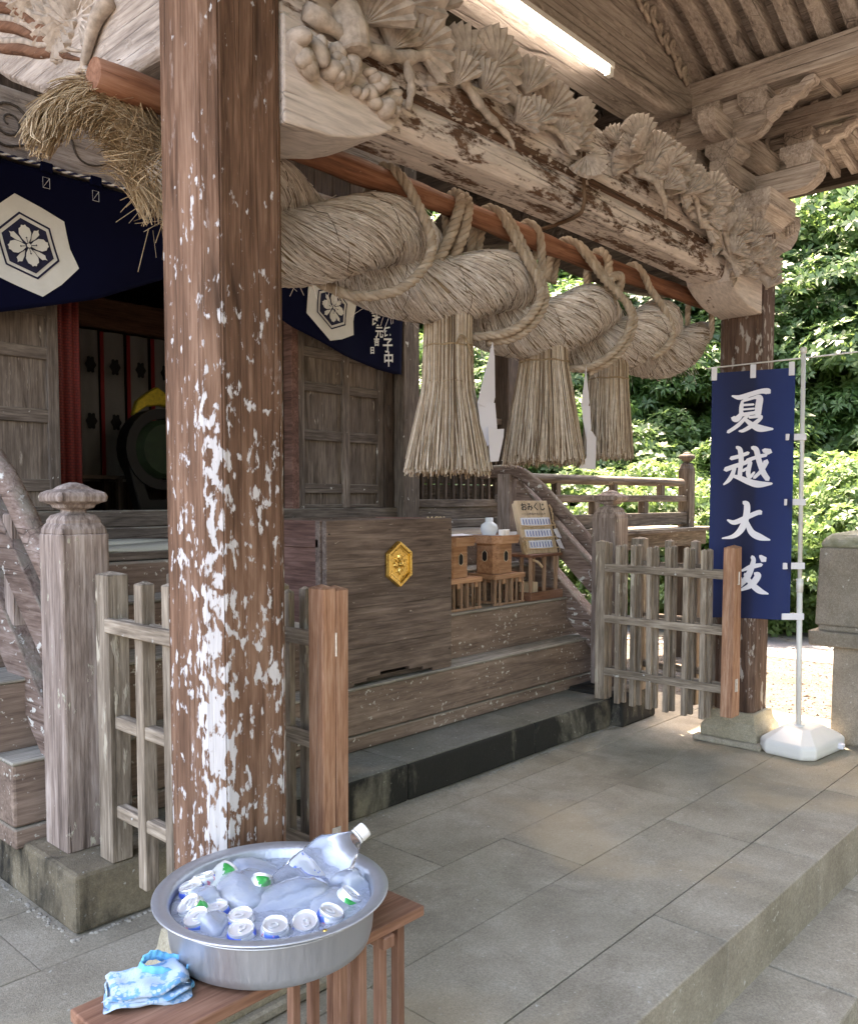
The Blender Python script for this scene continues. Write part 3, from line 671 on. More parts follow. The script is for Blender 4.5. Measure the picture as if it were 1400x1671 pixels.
# hall body: side walls, back wall, floor, ceiling, roof
MB().box(-2.75, -2.6, WY, 9, -.2, 6).build("wall", M['boards'], hall)
MB().box(3.95, 4.07, WY + .12, 9, 1.0, 6).build("wall", M['boards'], hall)
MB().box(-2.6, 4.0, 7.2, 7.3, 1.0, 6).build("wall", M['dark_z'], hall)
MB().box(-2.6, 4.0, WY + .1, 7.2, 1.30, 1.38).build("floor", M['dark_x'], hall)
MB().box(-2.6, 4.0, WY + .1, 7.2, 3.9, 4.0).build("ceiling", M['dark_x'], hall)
MB().box(-2.6, .1, WY + .03, WY + .09, 1.4, 3.5).build("wall", M['boards'], hall)
b = MB(); b.prism([(2.7, 5.55), (3.4, 5.75), (6.2, 7.6), (9.6, 5.6), (9.8, 5.2), (6.2, 7.0), (3.4, 5.35)], -3.6, 6.3, 'x'); b.build("main_roof", M['roof'], hall)

# ---- panelled doors
def door(x0, x1, stiles, name_label):
    d = bpy.data.objects.new("door", None); lk(d, hall); y = WY + .03
    d["label"] = name_label
    zz = [(1.427, 1.455), (1.545, 1.62), (1.962, 2.045), (2.345, 2.42), (2.61, 2.69), (3.36, 3.46)]
    for a, c in zz: MB().box(x0, x1, y - .010, y + .028, a, c).build("rail", M['grey_x'], d, bevel=.004)
    for a, c in stiles: MB().box(a, c, y - .014, y + .03, 1.426, 3.46).build("stile", M['grey_z'], d, bevel=.004)
    for (a, _), (c, _2) in zip([(s[1], 0) for s in stiles], [(s[0], 0) for s in stiles[1:]]):
        for (q, r_), (q2, r3) in zip(zz, zz[1:]):
            MB().box(a - .003, c + .003, y + .008, y + .02, r_ - .003, q2 + .003).build("panel", M['door_panel'], d)
M['door_panel'] = wood('door_panel_wood', ((.075, .055, .041), (.145, .11, .085), (.225, .182, .145)), 'z', lichen=.3, lscale=30, lstretch=.18, lcol=(.38, .33, .28))
door(2.77, 3.70, [(2.77, 2.84), (3.234, 3.314), (3.63, 3.70)], "grey panelled door right of the dark doorway")
MB().box(3.702, 3.80, WY + .005, WY + .07, 1.426, 3.46).build("door_jamb", M['dark_z'], hall, bevel=.004)
door(-.02, .915, [(-.02, .05), (.39, .46), (.845, .915)], "grey panelled door left of the dark doorway, beside a red drape")
MB().lathe([(.012, -.1), (.02, -.06), (.02, .06), (.012, .1)], 8, (3.745, WY, 2.2)).build("door_pull", M['dark_z'], hall, smooth=True)

# ---- red patterned drape, inner lintel, hanging strips, drum
t = NT('red_brocade'); c = t.co((1, 1, 1)); br = t.n("TexBrick", {"Vector": t.co((1, 1, 1), (R(90), 0, 0)), "Color1": (.17, .012, .008, 1), "Color2": (.13, .016, .01, 1), "Mortar": (.09, .008, .006, 1), "Scale": 14, "Mortar Size": .05})
M['red'] = t.fin(br.outputs[0], .8)
b = MB(); n = 14
for i in range(n): b.v += [(lerp(.93, 1.11, i / (n - 1)), WY + .16 + .015 * math.sin(i * 1.3), 1.40), (lerp(.93, 1.11, i / (n - 1)), WY + .16 + .015 * math.sin(i * 1.3), 3.3)]
b.f = [(2 * i, 2 * i + 2, 2 * i + 3, 2 * i + 1) for i in range(n - 1)]; b.m = [0] * len(b.f)
o = b.build("red_drape", M['red'], None, smooth=True); tag(o, "red brocade drape hanging beside the left panelled door", "drape"); o.modifiers.new("thick", 'SOLIDIFY').thickness = .006
M['inner'] = wood('inner_lintel_wood', ((.09, .035, .018), (.16, .068, .036), (.22, .10, .06)), 'x')
MB().box(.9, 3.6, 4.86, 4.96, 2.95, 3.20).build("inner_lintel", M['inner'], hall, bevel=.01)
M['white_cloth'] = plain('white_cloth', (.26, .255, .25), .85, .06, 4)
M['crest_black'] = plain('crest_black', (.02, .02, .02), .9)
M['red_lac'] = plain('red_lacquer', (.30, .015, .02), .5)
for i, (x0, x1) in enumerate(((1.96, 2.12), (2.16, 2.365), (2.41, 2.60), (2.645, 2.86))):
    st = thing("hanging_strip", ["white hanging cloth strip with black crests, next to the red drape", "white hanging cloth strip with black crests, second from the red drape", "white hanging cloth strip with black crests, behind the gold drum finial", "white hanging cloth strip with black crests, half hidden by the near pillar"][i], "banner", ((x0 + x1) / 2, 5.02, 1.75), 0, "white strips in the hall")
    h = (x1 - x0) / 2; b = MB(); m_ = 8
    for k in range(m_ + 1):
        u = k / m_; xx = lerp(-h, h, u); yy = .012 * math.sin(u * 6 + i)
        b.v += [(xx, yy, -.1), (xx * .97, yy + .01, 1.2)]
    b.f = [(2 * k, 2 * k + 2, 2 * k + 3, 2 * k + 1) for k in range(m_)]; b.m = [0] * m_
    o = b.build("cloth", M['white_cloth'], st, smooth=True)
    for z in (.90, .42):
        q = []
        for k in range(20):
            a = k / 20 * 2 * math.pi; r = .055 * (1 + .18 * math.cos(6 * a)); q.append((r * math.cos(a) * .8, r * math.sin(a) * 1.25 + z))
        MB().prism(q, -.022, -.018, 'y').build("crest", M['crest_black'], st)
    if i < 3:
        rb = MB().box(x1 + .004, x1 + .036, 4.99, 5.0, 1.6, 2.94).build("red_ribbon", M['red_lac'])
        tag(rb, ["red ribbon between the first and second hanging strips", "red ribbon between the second and third hanging strips", "red ribbon between the third and fourth hanging strips"][i], "ribbon", "red ribbons in the hall")
dr = thing("drum", "dark standing drum with gold flame-shaped finial inside the hall", "drum", (2.24, 4.25, 1.38))
M['black_lac'] = plain('black_lacquer', (.006, .006, .006), .6)
M['green_skin'] = plain('drum_green', (.008, .022, .006), .7, .4, 9)
M['gold_f'] = plain('gold_finial', (.55, .42, .05), .35, .3, 30, Metallic=.6)
def ring_xz(r0, r1, y0, y1, n=28):
    b = MB(); rs = []
    for i in range(n + 1):
        a = 2 * math.pi * i / n; c_, s2 = math.cos(a), math.sin(a); rs.append([(r0 * c_, y0, r0 * s2), (r1 * c_, y0, r1 * s2), (r1 * c_, y1, r1 * s2), (r0 * c_, y1, r0 * s2)])
    b.rings(rs, cap=False); return b
ring_xz(.25, .33, -.08, .08).build("ring", M['black_lac'], dr, loc=(0, 0, .52))
MB().rings([[(r * math.cos(2 * math.pi * i / 24), y, r * math.sin(2 * math.pi * i / 24)) for i in range(24)] for r, y in ((.02, -.13), (.2, -.12), (.24, -.06), (.24, .1), (.2, .14))]).build("drum_body", M['green_skin'], dr, loc=(0, 0, .52))
MB().prism([(-.24, .78), (-.2, .90), (-.1, .98), (-.02, 1.03), (.06, .98), (.18, .9), (.24, .78), (.12, .86), (0, .88), (-.12, .86)], -.03, .03).build("finial", M['gold_f'], dr, bevel=.01)
MB().prism([(-.33, .50), (-.26, .5), (-.12, .12), (.12, .12), (.26, .5), (.33, .5), (.2, 0), (-.2, 0)], -.06, .06).build("stand", M['black_lac'], dr, bevel=.01)
tb = thing("offering_table", "low dark table in front of the hanging strips in the hall", "table", (1.75, 4.6, 1.38))
MB().box(-.3, .3, -.15, .15, .28, .31).build("table_top", M['dark_x'], tb)
for sx in (-1, 1):
    for sy in (-1, 1): MB().box(sx * .26 - .02, sx * .26 + .02, sy * .12 - .02, sy * .12 + .02, 0, .28).build("leg", M['dark_z'], tb)
# pale mats on the veranda
M['mat'] = plain('straw_mat', (.40, .39, .31), .9, .12, 40, .2)
for k, (y0, y1) in enumerate(((1.90, 2.42), (2.45, 2.95))):
    b = MB(); n = 30
    for i in range(n + 1):
        x = lerp(-1.6, 2.3, i / n); z = 1.238 + .006 * math.sin(i * .9 + k) + .008 * max(0, math.sin(i * .35 + 2 * k))
        b.v += [(x, y0 + .008 * math.sin(i * .7), z), (x, y1, z + .004)]
    b.f = [(2 * i, 2 * i + 2, 2 * i + 3, 2 * i + 1) for i in range(n)]; b.m = [0] * n
    o = b.build("floor_mat", M['mat'], None, smooth=True); o.modifiers.new("thick", 'SOLIDIFY').thickness = .006
    tag(o, ["pale straw mat along the veranda edge", "pale straw mat lying against the door sill"][k], "mat", "mats on the veranda")
# ---- lattice partition right of the hall
lat = thing("lattice_partition", "dark low lattice partition of thin upright bars beside the panelled door", "lattice", (4.6, WY, 1.425))
for z0, z1 in ((0, .07), (.80, .86), (.34, .37)): MB().box(-.58, .68, -.03 if z0 != .34 else -.005, .03 if z0 != .34 else .02, z0, z1).build("rail", M['grey_x'], lat, bevel=.004)
for k in range(12): MB().box(-.555 + k * .105 - .016, -.555 + k * .105 + .016, -.022, .012, .069, .801).build("bar", M['dark_z'], lat, bevel=.003)
for k in range(5): MB().box(-.58, .68, .03, .05, .07 + k * .145, .205 + k * .145).build("board", M['grey_x'], lat, bevel=.004)
# ---- veranda balustrade towards the corner
bal = thing("balustrade", "grey lichen-covered veranda balustrade with capped corner post in front of the shrubs", "balustrade", (5.6, 2.0, 1.2))
MB().tube([(-1.75 + i * .31, 0, .468) for i in range(11)], .042, 10).build("top_rail", M['grey_x'], bal, smooth=True)
MB().box(-1.75, 1.42, -.035, .035, .27, .335).build("middle_rail", M['grey_x'], bal, bevel=.008)
MB().box(-1.75, 1.42, -.045, .045, .035, .16).build("bottom_rail", M['grey_x'], bal, bevel=.008)
for x in (-.95, -.02, .9): MB().box(x - .035, x + .035, -.03, .03, .334, .44).build("upper_strut", M['grey_z'], bal, bevel=.005)
for x in (-1.2, -.35, .55): MB().box(x - .045, x + .045, -.035, .035, .159, .271).build("lower_strut", M['grey_z'], bal, bevel=.005)
def capped_post(h, half, top, parent, mat, zb=0.0):
    c = half * .07
    poly = [(-half, -half + c), (-half + c, -half), (half - c, -half), (half, -half + c), (half, half - c), (half - c, half), (-half + c, half), (-half, half - c)]
    MB().rings([[(x, y, z) for x, y in poly] for z in (zb, h)]).build("post_shaft", mat, parent, bevel=.004)
    k = top; pr = [(.97, 0), (.95, .03), (.86, .06), (.80, .065), (.80, .085), (.68, .115), (.42, .135), (.40, .15), (.62, .165), (.66, .185), (.98, .205), (1.02, .235), (.95, .26), (.75, .275), (.55, .285), (.5, .3), (.3, .315), (.12, .325)]
    rs = []
    for r, z in pr:
        q = half * r; w = half * .10 * r if r > .5 else q * .3
        pp = [(-q, -q + w), (-q + w, -q), (q - w, -q), (q, -q + w), (q, q - w), (q - w, q), (-q + w, q), (-q, q - w)]
        rs.append([(x, y, h + z * k) for x, y in pp])
    MB().rings(rs).build("post_cap", mat, parent, smooth=False, bevel=.0025, seg=1)
pc = bpy.data.objects.new("corner_post", None); lk(pc, bal); pc.location = (1.47, 0, 0); capped_post(.60, .065, .6, pc, M['grey_z'], -.2)
# ================================================================ wooden stair, newels, handrails, fences, gates
M['tread_w'] = wood('tread_wood', ((.15, .135, .105), (.27, .25, .205), (.39, .365, .31)), 'x', lichen=.2, lscale=40, bump=.2, crack=.5)
stair = thing("wooden_stair", "worn wooden stair with lichen-flecked risers, leading up to the hall", "stairs", (1.875, 1.1, .19))
def S(o): o.location = (o.location[0] - 1.875, o.location[1] - 1.1, o.location[2] - .19); return o
S(MB().box(-.205, 3.955, 1.085, 1.30, .192, .268).build("base_board", M['step_x'], stair, bevel=.006))
S(MB().box(-.205, 3.955, 1.095, 1.33, .270, .508).build("stair_step", M['step_x'], stair, bevel=.012, seg=2))
S(MB().box(-.205, 3.955, 1.262, 1.60, .512, .785).build("stair_step", M['step_x'], stair, bevel=.012, seg=2))
S(MB().box(-.205, 3.955, 1.55, 1.92, .79, 1.01).build("stair_step", M['step_x'], stair, bevel=.012, seg=2))
S(MB().box(-.205, 3.955, 1.80, 1.90, 1.012, 1.186).build("stair_step", M['step_x'], stair, bevel=.01))
for y0_, y1_, z_ in ((1.088, 1.262, .508), (1.255, 1.55, .785), (1.543, 1.80, 1.01)):
    S(MB().box(-.208, 3.958, y0_, y1_, z_ + .0005, z_ + .014).build("tread_board", M['tread_w'], stair, bevel=.004))
for nx, lab in ((-.02, 0), (3.77, 1)):
    nw = bpy.data.objects.new("newel_post", None); lk(nw, stair); nw.location = (nx - 1.875, .95 - 1.1, .212 - .19)
    capped_post(1.16, .092, .58, nw, M['newel'])
    hr = bpy.data.objects.new("handrail", None); lk(hr, stair); hr.location = (nx - 1.875, -1.1, -.19)
    sl = .92
    pts = [(0, 1.02, 1.285 + sl * (1.02 - 1.225)), (0, 1.25, 1.31), (0, 1.5, 1.31 + .25 * sl)]
    pts += [(0, 1.62, 1.63), (0, 1.72, 1.69), (0, 1.85, 1.71), (0, 2.1, 1.705)]
    MB().tube(spline(pts, 26), .05, 10).build("top_rail", M['rail_y'], hr, smooth=True)
    for z1, th, w in ((1.08, .145, .06), (.715, .165, .065)):
        yy = (1.02, 1.72)
        q = []
        for y in yy:
            z = z1 + sl * (y - 1.225); q.append((y, z))
        (ya, za), (yb, zb2) = q; d = th / 2 * math.sqrt(1 + sl * sl)
        poly = [(ya, za - d), (yb, zb2 - d), (yb, zb2 + d), (ya, za + d)]
        MB().prism(poly, -w, w, 'x').build("sloping_rail", M['rail_y'], hr, bevel=.008, seg=2)
    MB().box(-.05, .05, 1.40, 1.48, .70, 1.44).build("strut", M['newel'], hr, bevel=.006)
    MB().box(-.06, .06, 1.78, 1.90, 1.0, 1.69).build("upper_post", M['newel'], hr, bevel=.008)

def slat_set(parent, x, ys, z0, z1, w, th, mat, name="slat"):
    for y in ys:
        a = jit(.006); zt = z1 + jit(.008); zb_ = z0(y) if callable(z0) else z0
        b = MB().hexa([(x - th, y - w, zb_), (x + th, y - w, zb_), (x + th, y + w, zb_), (x - th, y + w, zb_), (x - th, y - w + a, zt), (x + th, y - w + a, zt), (x + th, y + w + a, zt), (x - th, y + w + a, zt)])
        b.add([(x - th, y - w + a, zt), (x + th, y - w + a, zt), (x + th, y + w + a, zt), (x - th, y + w + a, zt), (x, y + a, zt + .012)], [(0, 1, 4), (1, 2, 4), (2, 3, 4), (3, 0, 4)])
        b.build(name, mat, parent, bevel=.003)
for fx, lab in ((0, "weathered slatted side fence between the lichen-streaked near pillar and its newel post"), (3.75, "weathered slatted side fence behind the far folding gate, joined to the far pillar")):
    f = thing("slatted_fence", lab, "fence", (fx, .45, .2), 0, "slatted side fences")
    slat_set(f, 0, [.26], .012, 1.03, .045, .04, M['fence_z'], "post")
    slat_set(f, 0, [.035, -.145, -.28], lambda y: -.03, 1.02, .024, .026, M['fence_z'])
    MB().box(-.052, -.026, -.33, .22, .835, .885).build("rail", M['fence_y'], f, bevel=.004)
    MB().box(.0, .024, -.33, .22, .84, .88).build("rail", M['fence_y'], f, bevel=.004)
    for z in (.49, .17): MB().box(-.020, .020, -.33, .24, z, z + .045).build("rail", M['fence_y'], f, bevel=.004)
M['hinge'] = plain('hinge_steel', (.55, .53, .5), .4, .25, 60, .2, Metallic=.7)
for gx, lab in ((.325, "folded slatted gate with orange cedar end posts beside the near pillar"), (3.42, "folded slatted gate with orange cedar end posts before the far pillar")):
    g = thing("folding_gate", lab, "gate", (gx, .35, .2), 0, "folding gates of the porch")
    for s in (-1, 1):
        leaf = bpy.data.objects.new("gate_leaf", None); lk(leaf, g); leaf.location = (s * .0275, 0, 0)
        slat_set(leaf, 0, [.43], -.005, 1.015, .036, .022, M['fence_z'], "post")
        off = 0 if s < 0 else -.012
        slat_set(leaf, 0, [.31 + off, .20 + off, .085 + off, -.03 + off, -.15 + off, -.265 + off], lambda y: .0 if y > .38 else -.02, 1.0, .0175, .013, M['fence_z'])
        for z in (.83, .50, .155): MB().box(-.022 if s < 0 else .006, -.006 if s < 0 else .022, -.40, .40, z, z + .05).build("rail", M['fence_y'], leaf, bevel=.003)
        slat_set(leaf, 0, [-.425], .02, 1.015, .036, .0265, M['orange_z'], "end_post")
    for z in (.80, .17):
        for s in (-1, 1):
            h = MB().box(s * .0095 - .0085, s * .0095 + .0085, -.4645, -.4605, z, z + .075).build("hinge", M['hinge'], g, bevel=.001)
        MB().tube([(0, -.466, z), (0, -.466, z + .075)], .0035, 6).build("hinge_pin", M['hinge'], g)
# ================================================================ pole, straw rope, tassels, paper streamers, curtain
def fibre_mat(name, cols, rough=.75):
    t = NT(name); g = t.n("NewGeometry"); col = t.ramp(g.outputs["Random Per Island"], [(0, cols[0]), (.22, cols[1]), (.6, cols[2]), (1, cols[3])])
    n = t.noise(t.co(), 40, 3, .5); col = t.mix(t.rng(n, .4, .65, 0, .25), col, tuple(x * .6 for x in cols[1]))
    return t.fin(col, rough, t.bump(t.noise(t.co(), 260, 3, .6), .8, .006), Specular_IOR_Level=.25)
M['straw'] = fibre_mat('grey_straw', ((.31, .235, .185), (.66, .57, .495), (.83, .75, .68), (.92, .88, .84)))
M['straw_y'] = fibre_mat('yellow_straw', ((.26, .17, .10), (.46, .33, .20), (.60, .45, .29), (.74, .60, .42)))
M['straw_t'] = fibre_mat('tassel_straw', ((.09, .055, .035), (.37, .26, .17), (.62, .49, .36), (.85, .75, .63)))
M['core'] = plain('straw_core', (.26, .19, .12), .9, .3, 30)
M['hemp'] = fibre_mat('hemp_rope', ((.26, .20, .15), (.38, .30, .225), (.46, .375, .29), (.54, .455, .37)), .85)
M['thread'] = plain('dark_thread', (.14, .10, .07), .9)
pole = MB().tube([(x, .20 + .004 * math.sin(x * 3), 2.692 + .006 * math.sin(x * 2.2)) for x in [lerp(-.285, 3.70, i / 36) for i in range(37)]], [.044 + .003 * math.sin(i * .8) + .002 * math.sin(i * 2.3) for i in range(37)], 16).build("hanging_pole", M['log'], None, smooth=True)
tag(pole, "long peeled reddish log pole slung behind the porch pillars", "pole")
pm = pole.data.polygons; [setattr(p, "use_smooth", False) for p in pm if len(p.vertices) > 4]

def frames(pts):
    P_ = np.array([tuple(p) for p in pts], float); T = np.gradient(P_, axis=0); T /= np.linalg.norm(T, axis=1)[:, None]
    Nn = np.array([[0, 0, 1.0]]) - T * T[:, 2:3]; Nn /= np.linalg.norm(Nn, axis=1)[:, None]
    return P_, T, Nn, np.cross(T, Nn)
def fibres(paths, widths, name, mat, parent, sides=3):
    """paths: array (count, seg, 3); builds thin 3-sided straws as one mesh"""
    n, k, _ = paths.shape
    T = np.gradient(paths, axis=1); T /= np.linalg.norm(T, axis=2)[:, :, None] + 1e-9
    A = rng.normal(size=(n, 1, 3)); U = A - T * (A * T).sum(2, keepdims=True); U /= np.linalg.norm(U, axis=2)[:, :, None]; V = np.cross(T, U)
    ang = np.arange(sides) * 2 * np.pi / sides
    w = widths[:, None, None, None]
    pts = paths[:, :, None, :] + w * (U[:, :, None, :] * np.cos(ang)[None, None, :, None] + V[:, :, None, :] * np.sin(ang)[None, None, :, None])
    verts = pts.reshape(-1, 3)
    base = (np.arange(n) * k * sides)[:, None, None]; i = np.arange(k - 1)[None, :, None]; j = np.arange(sides)[None, None, :]; j2 = (j + 1) % sides
    f = np.stack([base + i * sides + j, base + i * sides + j2, base + (i + 1) * sides + j2, base + (i + 1) * sides + j], -1).reshape(-1, 4)
    me = bpy.data.meshes.new(name); nv, nf = len(verts), len(f)
    me.vertices.add(nv); me.vertices.foreach_set("co", verts.ravel()); me.loops.add(nf * 4); me.loops.foreach_set("vertex_index", f.ravel())
    me.polygons.add(nf); me.polygons.foreach_set("loop_start", np.arange(nf) * 4); me.polygons.foreach_set("loop_total", np.full(nf, 4)); me.update(); me.validate()
    me.materials.append(mat); o = bpy.data.objects.new(name, me); lk(o, parent); return o

rope = thing("straw_rope", "huge twisted sacred straw rope slung below the log pole", "rope", (1.875, .30, 2.42))
RX, RZ = [-.10, .1, .47, .7, 1.0, 1.4, 1.75, 2.15, 2.6, 3.0, 3.4, 3.72], [2.55, 2.49, 2.475, 2.485, 2.47, 2.43, 2.40, 2.385, 2.40, 2.425, 2.46, 2.55]
def strand(phase):
    sgs = 150; pts = []; rad = []
    for i in range(sgs):
        x = lerp(-.10, 3.70, i / (sgs - 1)); tp = min(1, max(0, (x + .10) / .5)) ** .6 * min(1, max(0, (3.78 - x) / .55)) ** .7
        a = (.096 * (.25 + .75 * tp)); th = 2 * math.pi * (x - .72) / 1.42 + phase
        zc = interp(x, RX, RZ) - .012
        pts.append((x - 1.875, -a * math.cos(th), zc - 2.42 + a * math.sin(th)))
        rad.append((.030 + .094 * tp) * (1 + .05 * math.cos(th)))
    P_, T, Nn, B = frames(pts); rad = np.array(rad)
    b = MB(); n = 18
    b.rings([[tuple(P_[i] + (rad[i] - .004) * (math.cos(2 * math.pi * j / n) * Nn[i] + math.sin(2 * math.pi * j / n) * B[i])) for j in range(n)] for i in range(sgs)])
    so = b.build("strand", M['core'], rope, smooth=True)
    # straws laid slantwise over the strand
    cnt, seg = 7000, 8
    s0 = rng.uniform(0, sgs - 14, cnt); ph0 = rng.uniform(0, 2 * np.pi, cnt); ln = rng.uniform(5, 10, cnt); tw = rng.normal(.19, .03, cnt)
    lift = rng.uniform(0, .006, cnt); flick = np.where(rng.random(cnt) < .05, rng.uniform(.004, .02, cnt), 0)
    u = np.linspace(0, 1, seg)[None, :]
    s = np.clip(s0[:, None] + ln[:, None] * u, 0, sgs - 1.01); ph = ph0[:, None] + tw[:, None] * ln[:, None] * u
    i0 = s.astype(int); fr = (s - i0)[..., None]
    def L(Aa): return Aa[i0] * (1 - fr) + Aa[i0 + 1] * fr
    rr = (rad[i0] * (1 - fr[..., 0]) + rad[i0 + 1] * fr[..., 0]) + lift[:, None] + flick[:, None] * u ** 3 - .003 * (2 * u - 1) ** 4
    pp = L(P_) + rr[..., None] * (np.cos(ph)[..., None] * L(Nn) + np.sin(ph)[..., None] * L(B))
    fo = fibres(pp, rng.uniform(.0013, .0024, cnt), "straw", M['straw'], so); fo["kind"] = "stuff"
    # binding stitches
    for q in range(7, sgs - 10, 9):
        path = []
        for j in range(40):
            a = 2 * math.pi * j / 39; ii = int(min(sgs - 1, q + a * 1.1)); r_ = rad[ii] + .0055 + .0018 * math.sin(j * 2.4)
            path.append(tuple(P_[ii] + r_ * (math.cos(a) * Nn[ii] + math.sin(a) * B[ii])))
        MB().tube(path, .0016, 4).build("binding_stitch", M['thread'], so)
    return so
strand(0.0); strand(math.pi)
# loose straws that stick out along the underside
cnt, seg = 420, 5
x = rng.uniform(.3, 3.5, cnt); z = np.interp(x, RX, RZ) - rng.uniform(.14, .19, cnt); y = rng.uniform(-.12, .1, cnt)
d = np.stack([rng.normal(.3, .8, cnt), rng.normal(-.3, .5, cnt), rng.normal(-.5, .4, cnt)], 1); d /= np.linalg.norm(d, axis=1)[:, None]; ln = rng.uniform(.03, .11, cnt)
u = np.linspace(0, 1, seg)
pp = np.stack([x - 1.875, y, z - 2.42], 1)[:, None, :] + d[:, None, :] * (ln[:, None] * u)[..., None]; pp[:, :, 2] -= .02 * (u ** 2)[None, :]
o = fibres(pp, rng.uniform(.0008, .0015, cnt), "loose_straw", M['straw'], rope); o["kind"] = "stuff"
# ragged tail left of the near pillar
tail = thing("rope_tail", "ragged frayed straw tail of the rope left of the near pillar", "straw", (-.1, .30, 2.55))
tp_ = spline([(.12, .02, -.16), (.04, .0, -.02), (-.02, -.02, .05), (-.10, -.03, .10), (-.18, -.02, .095), (-.26, .0, .03), (-.315, .0, -.06)], 40)
P_, T, Nn, B = frames(tp_)
cnt, seg = 2600, 8
s0 = rng.uniform(0, 30, cnt); ln = rng.uniform(5, 13, cnt); u = np.linspace(0, 1, seg)[None, :]; s = np.clip(s0[:, None] + ln[:, None] * u, 0, 38.9); i0 = s.astype(int); fr = (s - i0)[..., None]
ph = rng.uniform(0, 2 * np.pi, cnt)[:, None] + rng.normal(0, .9, cnt)[:, None] * u
rad = np.interp(s, [0, 10, 20, 30, 39], [.09, .082, .062, .044, .028]) * np.sqrt(rng.uniform(.15, 1, cnt))[:, None] * (1 + rng.uniform(0, 1.0, cnt)[:, None] * u ** 2)
L = lambda Aa: Aa[i0] * (1 - fr) + Aa[i0 + 1] * fr
pp = L(P_) + rad[..., None] * (np.cos(ph)[..., None] * L(Nn) + np.sin(ph)[..., None] * L(B)); pp[:, :, 2] -= .018 * u ** 2
o = fibres(pp, rng.uniform(.0008, .0018, cnt), "frayed_straw", M['straw_y'], tail); o["kind"] = "stuff"
# hanging wisps of the tail, droopy
cnt, seg = 260, 6
s0 = rng.uniform(0, 22, cnt).astype(int); ln = rng.uniform(.03, .12, cnt) * np.interp(s0, [0, 22], [1.2, .55]); u = np.linspace(0, 1, seg)[None, :]
st = P_[s0] + rng.normal(0, .035, (cnt, 3)); pp = st[:, None, :] + np.stack([rng.normal(.02, .06, cnt)[:, None] * u, rng.normal(-.01, .04, cnt)[:, None] * u, -ln[:, None] * u], -1)
o = fibres(pp, rng.uniform(.0007, .0016, cnt), "hanging_wisp", M['straw_y'], tail); o["kind"] = "stuff"
MB().tube(spline([(.06, -.09, .02), (.045, -.10, .10), (.04, -.09, .185), (.045, -.05, .20)], 12), .008, 6).build("tie_cord", M['hemp'], tail, smooth=True)
MB().tube(spline([(.04 + .02 * math.cos(a / 2), -.0985 + .05 * math.sin(a / 2) * 0, .142 + .052 * math.sin(a / 2)) if False else (.055, -.10 + .052 * math.cos(a / 2), .142 + .052 * math.sin(a / 2)) for a in range(13)], 40), .012, 6).build("white_binding", plain('white_twine', (.6, .58, .54), .85, .1), tail, smooth=True)

